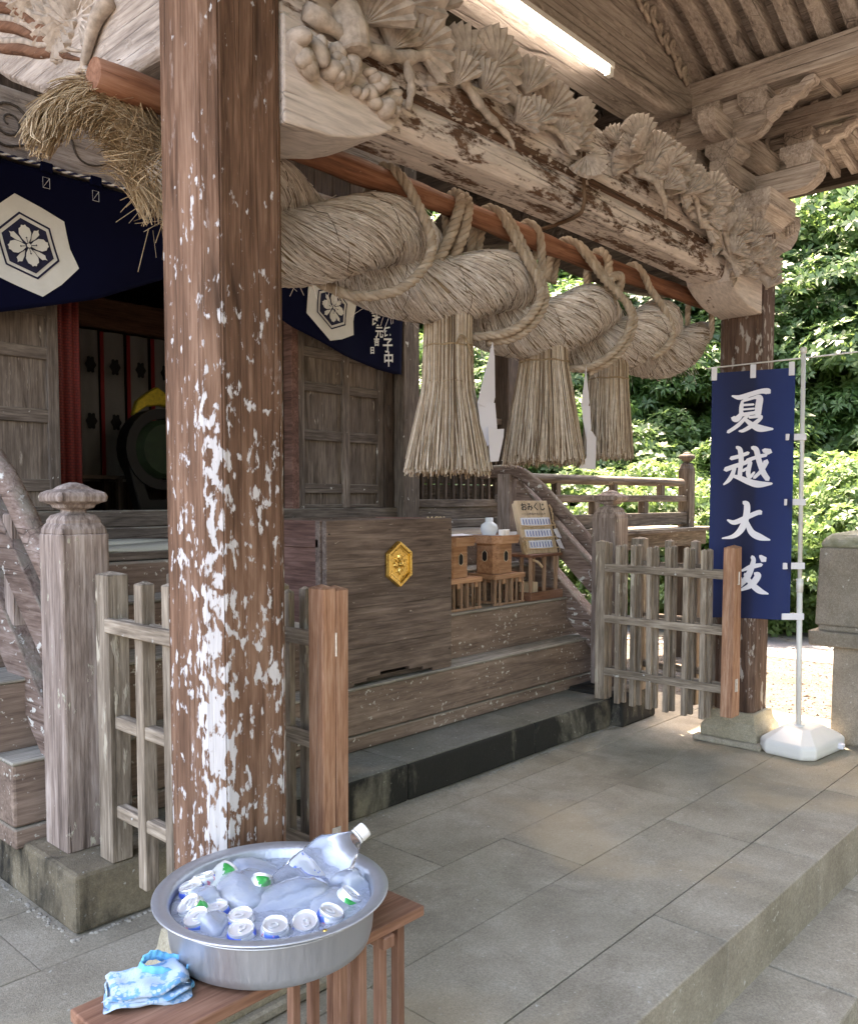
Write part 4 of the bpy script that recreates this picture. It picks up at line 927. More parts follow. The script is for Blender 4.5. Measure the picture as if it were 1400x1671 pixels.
def twisted(path, rad, turns_per_m, mb=None, strands=3):
    P_, T, Nn, B = frames(path); L_ = np.concatenate([[0], np.cumsum(np.linalg.norm(np.diff(P_, axis=0), axis=1))]); mb = mb or MB()
    for k in range(strands):
        th = 2 * np.pi * (L_ * turns_per_m + k / strands); c = P_ + rad * .52 * (np.cos(th)[:, None] * Nn + np.sin(th)[:, None] * B)
        mb.tube([tuple(p) for p in c], rad * .56, 7)
    return mb
def safe_frames_path(pts, n):   # avoid vertical tangents degenerating
    return [(p.x + 1e-4 * i, p.y, p.z) for i, p in enumerate(spline(pts, n))]
hangers = [
 ("thick hemp rope looped over the log, nearest the lichen-streaked pillar", [[(.80, .27, 2.50), (.82, .26, 2.66), (.85, .215, 2.748), (.88, .15, 2.715), (.93, .11, 2.62), (.985, .085, 2.49), (.95, .075, 2.39), (.83, .10, 2.275), (.70, .2, 2.245), (.62, .32, 2.30)]], .021),
 ("knotted hemp rope bundle hanging from the log behind the first straw tassel", [[(1.30, .27, 2.55), (1.28, .26, 2.70), (1.25, .2, 2.752), (1.23, .15, 2.70), (1.20, .17, 2.58), (1.15, .20, 2.46)], [(1.35, .27, 2.55), (1.33, .26, 2.70), (1.30, .2, 2.752), (1.28, .15, 2.70), (1.27, .17, 2.58), (1.25, .22, 2.48)]], .023),
 ("thick hemp rope winding down around the second bulge of the straw rope", [[(1.44, .27, 2.54), (1.46, .26, 2.68), (1.48, .21, 2.75), (1.51, .15, 2.71), (1.58, .10, 2.57), (1.65, .05, 2.42), (1.60, .045, 2.31), (1.50, .08, 2.22), (1.40, .17, 2.19), (1.33, .3, 2.2)], [(1.49, .27, 2.54), (1.51, .26, 2.68), (1.53, .21, 2.75), (1.555, .15, 2.71), (1.62, .10, 2.57), (1.69, .055, 2.42), (1.645, .05, 2.30), (1.54, .09, 2.20), (1.44, .18, 2.17)]], .02),
 ("slack double hemp loop hanging from the log above the second straw tassel", [[(1.74, .27, 2.5), (1.74, .26, 2.68), (1.75, .2, 2.748), (1.78, .152, 2.70), (1.80, .15, 2.58), (1.80, .16, 2.46)], [(1.84, .24, 2.48), (1.86, .25, 2.6), (1.87, .22, 2.66)]], .02),
 ("thick hemp rope winding down between the second and third straw tassels", [[(2.02, .27, 2.55), (2.05, .26, 2.69), (2.09, .21, 2.75), (2.13, .15, 2.70), (2.24, .10, 2.58), (2.40, .05, 2.46), (2.39, .04, 2.34), (2.28, .06, 2.22), (2.16, .13, 2.14), (2.08, .25, 2.14)], [(2.07, .27, 2.55), (2.10, .26, 2.69), (2.14, .21, 2.75), (2.18, .15, 2.70), (2.30, .10, 2.57), (2.45, .055, 2.45), (2.43, .045, 2.33), (2.32, .07, 2.2), (2.2, .15, 2.12)]], .019),
 ("knotted hemp rope on the log above the third straw tassel", [[(2.38, .27, 2.58), (2.37, .26, 2.7), (2.37, .2, 2.75), (2.37, .15, 2.70), (2.37, .14, 2.60), (2.40, .13, 2.55), (2.45, .13, 2.58), (2.42, .11, 2.62), (2.35, .12, 2.60), (2.36, .14, 2.54), (2.44, .16, 2.52)]], .024),
 ("short hemp rope loop on the log over the far bulge of the straw rope", [[(2.70, .27, 2.58), (2.69, .26, 2.7), (2.71, .2, 2.75), (2.73, .15, 2.70), (2.78, .13, 2.62), (2.86, .10, 2.54), (2.92, .08, 2.44), (2.88, .07, 2.34), (2.78, .12, 2.26)]], .02),
 ("hemp rope holding the rope tip beside the far pillar", [[(3.50, .27, 2.55), (3.50, .26, 2.69), (3.51, .2, 2.748), (3.53, .152, 2.70), (3.57, .15, 2.58), (3.58, .17, 2.48), (3.54, .25, 2.42)]], .018)]
for lab, paths, r_ in hangers:
    mb = MB()
    for p in paths: twisted(safe_frames_path(p, 70), r_, 11, mb)
    o = mb.build("hanging_rope", M['hemp'], None, smooth=True); tag(o, lab, "rope", "hemp hanging ropes")

def tassel(x, y, ztop, prof, lab, ties):
    t = thing("straw_tassel", lab, "tassel", (x, y, ztop), 0, "straw tassels"); zb_ = prof[-1][0]
    cnt, seg = 1500, 10; u = np.linspace(0, 1, seg)[None, :]
    q = np.sqrt(rng.uniform(.02, 1, cnt)) ; q = np.where(rng.random(cnt) < .55, rng.uniform(.9, 1.02, cnt), q); a = rng.uniform(0, 2 * np.pi, cnt)[:, None] + rng.normal(0, .12, cnt)[:, None] * u ** 2
    end = zb_ + rng.normal(0, .012, cnt) + np.where(rng.random(cnt) < .12, rng.uniform(0, .09, cnt), 0)
    z = .05 + (end - .05)[:, None] * u
    r_ = np.interp(-z, [-p[0] for p in prof], [p[1] for p in prof]) * q[:, None] + rng.normal(0, .004, cnt)[:, None] * u
    pp = np.stack([r_ * np.cos(a), r_ * np.sin(a), z], -1)
    o = fibres(pp, rng.uniform(.0017, .0031, cnt), "tassel_straw", M['straw_t'], t); o["kind"] = "stuff"
    b = MB(); b.lathe([(max(.01, r_ * .86), z) for z, r_ in prof], 20); b.build("tassel_core", M['core'], t, smooth=True)
    for z in ties:
        rr = interp(-z, [-p[0] for p in prof], [p[1] for p in prof]) + .004
        MB().tube([(rr * math.cos(k / 24 * 6.2832), rr * math.sin(k / 24 * 6.2832), z + .003 * math.sin(k * 1.7)) for k in range(25)], .0042, 6).build("tie_cord", M['thread_l'], t)
    if lab.startswith("near"):
        p = spline([(-.055, -.095, ties[0]), (-.05, -.112, ties[0] + .03), (-.02, -.118, ties[0] + .02), (.0, -.118, ties[0] - .02), (.02, -.115, ties[0] - .045), (.025, -.11, ties[0] - .02)], 18)
        MB().tube(p, .0045, 6).build("tie_knot", M['thread_l'], t, smooth=True)
M['thread_l'] = plain('tie_string', (.27, .19, .11), .9, .2)
tassel(1.275, .25, 2.29, [(.06, .09), (0, .10), (-.15, .098), (-.23, .106), (-.305, .099), (-.45, .132), (-.67, .178)], "nearer straw tassel bound twice, hanging from the big rope above the offertory box", (-.155, -.305))
tassel(1.97, .25, 2.21, [(.06, .10), (0, .112), (-.05, .112), (-.2, .14), (-.53, .192)], "middle straw tassel hanging from the big rope beyond a paper streamer", (-.06,))
tassel(2.56, .25, 2.21, [(.06, .08), (0, .10), (-.07, .10), (-.2, .108), (-.48, .128)], "small far straw tassel hanging from the big rope in front of the shrubs", (-.08,))

# paper streamers
t = NT('paper'); M['paper'] = t.fin((.64, .64, .70), .7, Subsurface_Weight=.0)
def streamer(folds, lab, y0):
    s = thing("paper_streamer", lab, "streamer", (folds[0][0][0], y0, folds[0][0][1]), 0, "zigzag paper streamers")
    x0, z0 = folds[0][0]
    for i, f in enumerate(folds):
        y = (-.006 * i)
        b = MB(); b.prism([(px_ - x0, pz - z0) for px_, pz in f], y - .0006, y + .0006, 'y')
        o = b.build("paper_fold", M['paper'], s); o.rotation_euler = (0, 0, (.05, -.08, .06)[i % 3])
streamer([[(1.405, 2.16), (1.42, 2.10), (1.425, 1.93), (1.40, 1.87), (1.30, 1.895)], [(1.31, 1.90), (1.415, 1.905), (1.43, 1.79), (1.37, 1.72), (1.325, 1.81)], [(1.355, 1.80), (1.425, 1.795), (1.475, 1.80), (1.472, 1.765), (1.435, 1.66), (1.375, 1.655)]], "white zigzag paper streamer between the first two straw tassels", .115)
streamer([[(2.13, 2.14), (2.14, 2.07), (2.165, 1.97), (2.13, 1.90), (2.085, 1.945)], [(2.09, 1.945), (2.155, 1.95), (2.165, 1.84), (2.13, 1.79), (2.10, 1.88)], [(2.12, 1.83), (2.17, 1.83), (2.215, 1.80), (2.21, 1.645), (2.04, 1.645), (2.12, 1.70)]], "white zigzag paper streamer between the last two straw tassels", .115)

# ---- navy curtain with crests
cur = thing("curtain", "navy blue shrine curtain with white hexagonal flower crests hung before the doors", "curtain", (1.87, 2.98, 2.55))
BX, BZ = [-.15, .2, .53, 1.08, 1.57, 1.87, 2.2, 2.6, 3.1, 3.5, 3.70, 3.85], [2.46, 2.49, 2.56, 2.72, 2.94, 3.02, 2.97, 2.78, 2.63, 2.56, 2.545, 2.55]
def cur_y(x, z):
    g = abs(x - 1.87); k = min(1, max(0, (3.42 - z) / .5)) * (1 - .9 * min(1, max(0, (x - 3.15) / .25)))
    return 2.975 - .018 * k * math.sin(9 * math.atan2(z - 3.3, (x - 1.87) or .01)) - .012 * math.sin(x * 7) * k
def top_z(x): return 3.43 - .012 * abs(math.sin((x + .1) / .30 * math.pi))
b = MB(); NX, NZ = 110, 26
for i in range(NX + 1):
    for j in range(NZ + 1):
        x = lerp(-.12, 3.80, i / NX); z0 = interp(x, BX, BZ); z = lerp(top_z(x), z0, j / NZ); xx = x
        if x > 3.4: xx = x - .03 * (j / NZ) * (x - 3.4) / .4
        b.v.append((xx - 1.87, cur_y(x, z) - 2.98, z - 2.55))
b.f = [(i * (NZ + 1) + j, (i + 1) * (NZ + 1) + j, (i + 1) * (NZ + 1) + j + 1, i * (NZ + 1) + j + 1) for i in range(NX) for j in range(NZ)]; b.m = [0] * len(b.f)
t = NT('navy_cloth'); n = t.noise(t.co((1, 1, 1)), 300, 2, .5); M['navy'] = t.fin(t.mix(n, (.0016, .0022, .012), (.003, .0042, .021)), .9, t.bump(n, .1, .002), Specular_IOR_Level=.08)
co_ = b.build("cloth", M['navy'], cur, smooth=True); co_.modifiers.new("thick", 'SOLIDIFY').thickness = .003
M['cwhite'] = plain('crest_white', (.62, .62, .58), .85, .05, 12); M['cnavy'] = plain('crest_navy', (.008, .009, .035), .9)
def flat_poly(polys, name, mat, parent, mapf, off):
    bm = bmesh.new()
    for pl_ in polys: bm.faces.new([bm.verts.new((a, c, 0)) for a, c in pl_])
    bmesh.ops.triangulate(bm, faces=bm.faces[:])
    bmesh.ops.subdivide_edges(bm, edges=bm.edges[:], cuts=2, use_grid_fill=True); bmesh.ops.triangulate(bm, faces=bm.faces[:])
    for v in bm.verts: v.co = mapf(v.co.x, v.co.y, off)
    me = bpy.data.meshes.new(name); bm.to_mesh(me); bm.free(); me.materials.append(mat); o = bpy.data.objects.new(name, me); lk(o, parent); return o
def hexp(w, h): return [(0, h), (w, h * .5), (w, -h * .5), (0, -h), (-w, -h * .5), (-w, h * .5)]
def ringpoly(outer, inner):
    n = len(outer); return [[outer[i], outer[(i + 1) % n], inner[(i + 1) % n], inner[i]] for i in range(n)]
def petal(a, s, dark=False):
    out = []
    for u_, v_ in ((.10, .05), (.30, .20), (.55, .30), (.78, .26), (.86, .14), (.95, .10), (.92, 0), (.95, -.10), (.86, -.14), (.78, -.26), (.55, -.30), (.30, -.20), (.10, -.05)):
        out.append((s * (u_ * math.cos(a) - v_ * math.sin(a)), s * (u_ * math.sin(a) + v_ * math.cos(a))))
    return out
def leafp(a, s):
    return [(s * (u_ * math.cos(a) - v_ * math.sin(a)), s * (u_ * math.sin(a) + v_ * math.cos(a))) for u_, v_ in ((.25, 0), (.5, .10), (.8, .14), (.88, .04), (.98, 0), (.88, -.04), (.8, -.14), (.5, -.10))]
def crest(cx, cz, w, h, rot, sx, lab):
    def mp(a, c_, off):
        x = cx + sx * (a * math.cos(rot) - c_ * math.sin(rot)); z = cz + a * math.sin(rot) + c_ * math.cos(rot)
        return (x - 1.87, cur_y(x, z) - 2.98 - .006 - off, z - 2.55)
    k = bpy.data.objects.new("crest", None); lk(k, cur)
    o_ = [(0, h), (w * .55, h * .72), (w, h * .45), (w * .96, -h * .1), (w * 1.02, -h * .5), (w * .5, -h * .8), (0, -h), (-w * .5, -h * .75), (-w, -h * .48), (-w * .98, 0), (-w, h * .48), (-w * .5, h * .76)]
    flat_poly([o_], "crest_patch", M['cwhite'], k, mp, 0)
    w2, h2 = w * .62, h * .66
    flat_poly(ringpoly(hexp(w2, h2), hexp(w2 * .93, h2 * .93)), "crest_outline", M['cnavy'], k, mp, .004)
    flat_poly([hexp(w2 * .82, h2 * .82)], "crest_ground", M['cnavy'], k, mp, .004)
    s = w2 * .80
    flat_poly([leafp(R(90 * i + 45), s * 1.0) for i in range(4)], "leaf", M['cwhite'], k, mp, .008)
    sc = lambda pl_, f, c_: [(c_[0] + (a - c_[0]) * f, c_[1] + (b_ - c_[1]) * f) for a, b_ in pl_]
    for i in range(4):
        pt = petal(R(90 * i + 90), s); ce = (s * .55 * math.cos(R(90 * i + 90)), s * .55 * math.sin(R(90 * i + 90)))
        flat_poly([sc(pt, 1.10, ce)], "petal_outline", M['cnavy'], k, mp, .012); flat_poly([sc(pt, .95, ce)], "petal", M['cwhite'], k, mp, .016)
    flat_poly([[(s * .14 * math.cos(i * .785), s * .14 * math.sin(i * .785)) for i in range(8)]] + [[(s * (a * math.cos(R(90 * i + 90)) - c_ * math.sin(R(90 * i + 90))), s * (a * math.sin(R(90 * i + 90)) + c_ * math.cos(R(90 * i + 90)))) for a, c_ in ((.14, .015), (.33, .015), (.36, .05), (.40, 0), (.36, -.05), (.33, -.015), (.14, -.015))] for i in range(4)], "stamen", M['cnavy'], k, mp, .020)
    flat_poly([[(s * .10 * math.cos(i * .785), s * .10 * math.sin(i * .785)) for i in range(8)]], "flower_eye", M['cwhite'], k, mp, .024)
crest(.69, 2.965, .255, .29, R(14), 1.0, "")
crest(3.0, 2.98, .25, .265, R(-10), 1.0, "")
# cord, loops, stitches
cord = MB(); cz_ = lambda x: 3.455 - .010 * abs(math.sin((x + .1) / .30 * math.pi))
pth = [(lerp(-.14, 3.82, i / 200), 2.97, cz_(lerp(-.14, 3.82, i / 200))) for i in range(201)]
M['cordw'] = plain('cord_white', (.75, .75, .72), .8, .05); M['cordn'] = plain('cord_navy', (.01, .012, .05), .8, .05)
for k, mt in ((0, 'cordw'), (1, 'cordn')):
    P_, T, Nn, B = frames(pth); Ln = np.array([p[0] for p in pth]); th = 2 * np.pi * Ln * 14 + k * np.pi
    th = np.interp(np.linspace(0, 200, 1600), np.arange(201), th); xs2 = np.interp(np.linspace(0, 200, 1600), np.arange(201), Ln)
    pts = [(x_ - 1.87, -.012 - .005 * math.cos(a), cz_(x_) - 2.55 + .005 * math.sin(a)) for x_, a in zip(xs2, th)]
    MB().tube(pts, .0065, 4).build("cord_strand", M[mt], cur)
for i in range(14):
    x = -.1 + .30 * i
    MB().box(x - .035 - 1.87, x + .035 - 1.87, -.028, .0, .86, .915).build("hanging_loop", M['navy'], cur, bevel=.004)
    sq = [(-.02, -.03), (.02, -.03), (.02, .03), (-.02, .03), (-.02, -.03), (.02, .03)]
    y_ = cur_y(x, 3.36) - 2.98 - .006
    MB().tube([(x - 1.87 + a, y_, .80 + c_) for a, c_ in sq], .0014, 4).build("stitching", M['cordw'], cur)
def text_mesh(s, size, mat, parent, place, name, bold=.0, ext=.0):
    cu = bpy.data.curves.new(name, 'FONT'); cu.body = s; cu.size = size; cu.align_x = 'CENTER'; cu.align_y = 'CENTER'; cu.offset = bold; cu.extrude = ext
    o = bpy.data.objects.new(name, cu); COL.objects.link(o)
    me = bpy.data.meshes.new_from_object(o.evaluated_get(bpy.context.evaluated_depsgraph_get())); bpy.data.objects.remove(o); bpy.data.curves.remove(cu)
    for v in me.vertices: v.co = place(v.co.x, v.co.y)
    me.materials.clear(); me.materials.append(mat); ob = bpy.data.objects.new(name, me); lk(ob, parent); return ob
for ch, x, z, sz in (("和", 3.43, 3.04, .10), ("改", 3.455, 2.945, .10), ("元", 3.49, 2.855, .10), ("氏", 3.58, 2.87, .09), ("子", 3.585, 2.76, .13), ("中", 3.595, 2.645, .13), ("吉", 3.46, 2.775, .07), ("日", 3.41, 2.70, .06)):
    text_mesh(ch, sz, M['cwhite'], cur, lambda a, c_: (x + a * .92 - 1.87, cur_y(x + a, z + c_) - 2.98 - .026, z + c_ + a * .12 - 2.55), "lettering", .0025)
# ================================================================ offertory box and offerings on the stair
ob = thing("offertory_box", "large weathered wooden offertory box with gold hexagon crest on the stair", "offertory box", (1.805, 1.105, .523))
# front planks: the lowest has the stepped cut-out
zs_ = [(.0, .20), (.201, .41), (.411, .62), (.621, .868)]
cut = [(-.475, 0), (-.475, .2), (.475, .2), (.475, 0), (.31, 0), (.31, .018), (.23, .018), (.23, .036), (.12, .036), (.12, .054), (-.10, .054), (-.10, .036), (-.20, .036), (-.20, .018), (-.29, .018), (-.29, 0)]
MB().prism(cut, 0, .035).build("front_plank", M['box_x'], ob, bevel=.003)
for a, c in zs_[1:]: MB().box(-.475, .475, 0, .035, a, c).build("front_plank", M['box_x'], ob, bevel=.003)
for sx in (-1, 1):
    x0, x1 = (-.472, -.44) if sx < 0 else (.44, .472)
    poly = [(.035, 0), (.150, 0), (.150, .280), (.44, .280), (.44, .505), (.62, .505), (.62, .866), (.035, .866)]
    MB().prism(poly, x0, x1, 'x').build("side_panel", M['box_y'], ob, bevel=.003)
    xo = -.484 if sx < 0 else .472
    MB().box(xo, xo + .012, .05, .62, .73, .775).build("side_batten", M['box_y'], ob, bevel=.003)
    MB().box(xo, xo + .012, .036, .075, .0, .866).build("side_batten", M['box_x'], ob, bevel=.003)
MB().box(-.475, .475, .60, .635, .5, .866).build("back_plank", M['box_x'], ob)
for k in range(9): MB().box(-.435, .435, .06 + k * .06, .085 + k * .06, .835, .858).build("grate_bar", M['box_x'], ob, bevel=.003)
MB().box(-.44, .44, .036, .15, .004, .03).build("bottom_board", M['dark_x'], ob)
for z in (.11, .52, .80):
    for x in (-.455, .455): MB().lathe([(.006, -.002), (.004, .003)], 8, (0, 0, 0)).build("nail_head", M['dark_c'], ob, loc=(x, -.001, z)).rotation_euler = (R(90), 0, 0)
t = NT('gold'); n = t.noise(t.co(), 60, 4, .6); M['gold'] = t.fin(t.mix(n, (.62, .40, .10), (.80, .58, .20)), t.rng(n, .3, .7, .22, .42), t.bump(n, .15, .003), Metallic=1.0)
gc = bpy.data.objects.new("gold_crest", None); lk(gc, ob); gc.location = (.025, 0, .625)
def hexring(w, h, y0, y1, name, wi=0, hi=0):
    if wi: b = MB(); [b.prism(q, y0, y1, 'y') for q in ringpoly(hexp(w, h), hexp(wi, hi))]
    else: b = MB().prism(hexp(w, h), y0, y1, 'y')
    return b.build(name, M['gold'], gc, bevel=.002, seg=2)
hexring(.092, .125, -.018, 0, "backplate"); hexring(.090, .123, -.03, -.017, "rim", .074, .104); hexring(.068, .096, -.022, -.017, "inner_line", .062, .089)
for i in range(4):
    a = R(90 * i + 90); s = .052
    b = MB(); pl_ = petal(a, s); n = len(pl_); cx_ = sum(p[0] for p in pl_) / n; cz2 = sum(p[1] for p in pl_) / n
    b.add([(p[0], -.017, p[1] * 1.25) for p in pl_] + [(lerp(cx_, p[0], .6), -.028, lerp(cz2, p[1], .6) * 1.25) for p in pl_], [(k, (k + 1) % n, n + (k + 1) % n, n + k) for k in range(n)] + [tuple(range(n, 2 * n))])
    b.build("petal", M['gold'], gc, smooth=False)
    a2 = a + R(45); q = leafp(a2, .05); MB().prism([(x, z * 1.2) for x, z in q], -.023, -.017).build("leaf", M['gold'], gc, bevel=.001)
MB().lathe([(.012, 0), (.010, .006), (.002, .008)], 10).build("flower_eye", M['gold'], gc, smooth=True, loc=(0, -.026, 0)).rotation_euler = (R(90), 0, 0)
sp = thing("dry_sprig", "tiny pale sprig lying on the top edge of the offertory box", "sprig", (2.20, 1.16, 1.379))
for k in range(8):
    a = k * .8; MB().tube(spline([(-.08 + .02 * k, 0, 0), (-.08 + .02 * k + .01 * math.cos(a), .01 * math.sin(a), .008), (-.08 + .02 * k + .014 * math.cos(a * 2), .012 * math.sin(a), .018)], 6), [.0022, .002, .002, .003, .005, .003], 5).build("twig", M['straw_y'], sp)

ZT = .8
def slat_table(cx, lab, w=.165, d=.115, h=.205):
    t = thing("slatted_table", lab, "table", (cx, 1.40, ZT), 0, "small offering tables")
    MB().box(-w, w, -d, d, h - .032, h).build("table_top", M['cypress'], t, bevel=.003)
    for x in (-w * .42, w * .62): MB().box(x - .015, x + .015, -d - .004, d + .004, h - .062, h - .031).build("batten", M['cypress'], t, bevel=.002)
    for x in (-w * .80, w * .12, w * .92):
        if x == w * .12: x = -w * .02
    for gx in (-w * .55, w * .55):
        MB().box(gx - .008, gx + .008, -d, d, .001, .018).build("foot", M['cypress_z'], t, bevel=.002)
        for k in range(4): MB().box(gx - .009, gx + .009, -d + .01 + k * .066 - .004, -d + .01 + k * .066 + .014, .017, h - .03).build("leg", M['cypress_z'], t, bevel=.0015)
    for k in range(6):
        x = -w * .9 + k * w * .36; MB().box(x - .008, x + .008, -d + .006, -d + .02, .017, h - .03).build("leg", M['cypress_z'], t, bevel=.0015)
    MB().box(-w, w, -d + .004, -d + .022, .001, .016).build("foot", M['cypress_z'], t, bevel=.002)
    return t
slat_table(2.62, "small slatted wooden table half hidden behind the offertory box"); slat_table(3.08, "small slatted wooden table carrying the octagonal stand with the vase")
def octo(h, c): return [(-h, -h + c), (-h + c, -h), (h - c, -h), (h, -h + c), (h, h - c), (h - c, h), (-h + c, h), (-h, h - c)]
def sanbo(cx, lab, z0):
    t = thing("offering_stand", lab, "stand", (cx, 1.41, z0), 0, "octagonal offering stands"); h = .098; zt = .20
    MB().rings([[(x, y, z) for x, y in octo(h, .034)] for z in (0, zt)]).build("body", M['cypress'], t, bevel=.002)
    # framed clover-shaped solid plates, coloured as the shade inside openings
    hole = [(.022 * math.cos(a) * (1 - .10 * math.cos(4 * a)), .034 * math.sin(a) * (1 + (.14 if k == 5 else 0))) for k, a in [(k, k * math.pi / 10) for k in range(20)]]
    MB().prism([(x, .115 + z) for x, z in hole], -h - .003, -h + .004, 'y').build("opening_shade", M['hole_shade'], t)
    MB().prism([(x, .115 + z) for x, z in hole], -h - .003, -h + .004, 'x').build("opening_shade", M['hole_shade'], t)
    rim = [[(a * 1.12, .115 + c * 1.1), (a2 * 1.12, .115 + c2 * 1.1), (a2, .115 + c2), (a, .115 + c)] for (a, c), (a2, c2) in zip(hole, hole[1:] + hole[:1])]
    b = MB(); [b.prism(q, -h - .005, -h, 'y') for q in rim]; b.build("opening_rim", M['pine_board'], t)
    b = MB(); [b.prism(q, -h - .005, -h, 'x') for q in rim]; b.build("opening_rim", M['pine_board'], t)
    MB().rings([[(x, y, z) for x, y in octo(hh, .05)] for hh, z in ((.135, zt), (.145, zt + .055), (.138, zt + .055), (.128, zt + .012))]).build("tray", M['cypress'], t, bevel=.001)
    return t
M['hole_shade'] = plain('painted_opening_shade', (.01, .008, .007), .9)
sanbo(3.06, "octagonal cypress offering stand carrying the white vase and cups", ZT + .206); sanbo(2.60, "octagonal cypress offering stand half hidden behind the offertory box", ZT + .206)
M['china'] = plain('white_china', (.68, .74, .78), .22, .05, 8); M['cup'] = plain('white_cup', (.80, .80, .78), .35, .04)
zt = ZT + .206 + .213
v = MB().lathe([(.026, 0), (.03, .004), (.034, .02), (.055, .065), (.060, .085), (.052, .11), (.034, .122), (.026, .128), (.027, .155), (.022, .156)], 24).build("vase", M['china'], None, smooth=True, loc=(3.03, 1.43, zt)); tag(v, "round white porcelain vase on the octagonal offering stand", "vase")
for k, (x, y) in enumerate(((3.06, 1.345), (3.12, 1.355))):
    c = MB().lathe([(.020, 0), (.024, .075), (.021, .076), (.017, .01)], 18).build("cup", M['cup'], None, smooth=False, loc=(x, y, zt)); tag(c, ["white tapered cup right in front of the vase", "white tapered cup set apart from the vase, beside the folded paper"][k], "cup", "white cups")
def sheet(name, pts, lab, cat, mat='paper'):
    b = MB(); n = len(pts) // 2; b.v = list(pts); b.f = [(2 * i, 2 * i + 2, 2 * i + 3, 2 * i + 1) for i in range(n - 1)]; b.m = [0] * (n - 1)
    o = b.build(name, M[mat], None, smooth=False); o.modifiers.new("thick", 'SOLIDIFY').thickness = .0012; tag(o, lab, cat); return o
sheet("paper_sheet", [(2.98, 1.29, zt + .045), (2.95, 1.53, zt + .045), (2.99, 1.30, zt + .006), (2.98, 1.52, zt + .004), (3.12, 1.30, zt + .003), (3.12, 1.52, zt + .003)], "white sheet lining the tray under the vase", "paper")
sheet("folded_paper", [(3.13, 1.40, zt + .004), (3.20, 1.32, zt + .004), (3.135, 1.41, zt + .06), (3.205, 1.33, zt + .06)], "folded white paper standing at the tray edge beside the cups", "paper")
sheet("paper_slip", [(2.50, 1.33, zt + .05), (2.50, 1.45, zt + .05), (2.72, 1.31, zt + .052), (2.74, 1.42, zt + .058)], "white printed paper slip on the hidden offering stand", "paper")

# fortune-slip stand and board
fs = thing("fortune_stand", "open wooden rack stand holding the paper fortune board", "stand", (3.49, 1.41, ZT))
MB().box(-.19, .17, -.135, .12, .001, .016).build("base", M['cypress'], fs, bevel=.002)
for (x0, x1, y0, y1) in ((-.19, .17, -.14, -.125), (-.19, .17, .11, .125), (-.2, -.188, -.14, .125), (.17, .182, -.14, .125)): MB().box(x0, x1, y0, y1, .0, .06).build("tray_edge", M['bench'], fs, bevel=.002)
for x in (-.16, -.0, .14):
    for y in (-.105, .09): MB().box(x - .011, x + .011, y - .011, y + .011, .015, .300).build("leg", M['cypress_z'], fs, bevel=.002)
MB().box(-.195, .185, -.135, .125, .298, .318).build("shelf", M['bench'], fs, bevel=.003)
cb = MB().box(-.045, .045, -.045, .045, 0, .105).build("small_box", M['pine_board'], None, bevel=.002, loc=(3.40, 1.37, ZT + .0165)); tag(cb, "small pale wooden box inside the fortune stand tray", "box")
fbd = thing("fortune_board", "pale sloping board of folded fortune slips titled in black", "board", (3.50, 1.33, ZT + .319)); fbd.rotation_euler = (R(-17), 0, R(-8))
MB().box(-.165, .165, 0, .014, 0, .385).build("panel", M['pine_board'], fbd, bevel=.002)
MB().box(-.165, -.135, .014, .035, 0, .37).build("prop", M['pine_board'], fbd, bevel=.002)
M['ink'] = plain('black_ink', (.012, .012, .012), .7); M['slip'] = plain('slip_paper', (.72, .76, .86), .7, .04); M['blueink'] = plain('blue_ink', (.10, .16, .42), .8)
text_mesh("おみくじ", .062, M['ink'], fbd, lambda a, c: (a + .005, -.002, .335 + c), "title", .0016)
text_mesh("一二三四五六七八九十", .019, M['ink'], fbd, lambda a, c: (a * 1.28, -.002, .285 + c), "numbers", .0003)
for r_, (z0, n_, x0) in enumerate(((.195, 10, -.145), (.11, 9, -.13), (.03, 8, -.115))):
    for k in range(n_):
        x = x0 + k * .029
        s = MB().box(x, x + .025, -.010 - random.uniform(0, .003), -.002, z0 + jit(.003), z0 + .062).build("fortune_slip", M['slip'], fbd)
        MB().box(x + .0085, x + .0165, -.0135, -.0128, z0 + .012, z0 + .05).build("slip_print", M['blueink'], fbd)
    MB().tube([(lerp(-.165, .165, i / 12), -.014 - .004 * math.sin(i / 12 * 3.14), z0 + .004 - .006 * math.sin(i / 12 * 3.14)) for i in range(13)], .0052, 6).build("straw_cord", M['straw_y'], fbd)
    MB().tube([(lerp(-.15, .15, i / 12), -.006, z0 + .064 + .003 * math.sin(i * 2)) for i in range(13)], .0018, 5).build("holding_wire", M['straw_y'], fbd)
for x, z in ((.165, .30), (.165, .18), (-.17, .06), (.165, .06)):
    b = twisted(safe_frames_path([(x, -.01, z + .05), (x + .012, -.015, z + .02), (x + .002, -.02, z), (x + .014, -.012, z - .03), (x + .004, -.01, z - .07)], 18), .007, 30, None, 2); b.build("side_cord", M['straw_y'], fbd, smooth=True)
b = twisted(safe_frames_path([(-.175, -.01, .08), (-.185, -.015, .02), (-.165, -.03, -.04), (-.12, -.05, -.07), (-.09, -.055, -.11)], 30), .009, 25, None, 3); b.build("side_cord", M['straw_y'], fbd, smooth=True)
for (x, z, rr) in ((.155, .105, -.3), (.16, .025, .1)):
    MB().hexa([(x, -.03, z), (x + .045, -.032, z - .01), (x + .046, -.03, z - .01), (x + .001, -.028, z), (x - .012, -.02, z + .06), (x + .03, -.022, z + .07), (x + .031, -.02, z + .07), (x - .011, -.018, z + .06)]).build("loose_slip", M['paper'], fbd)
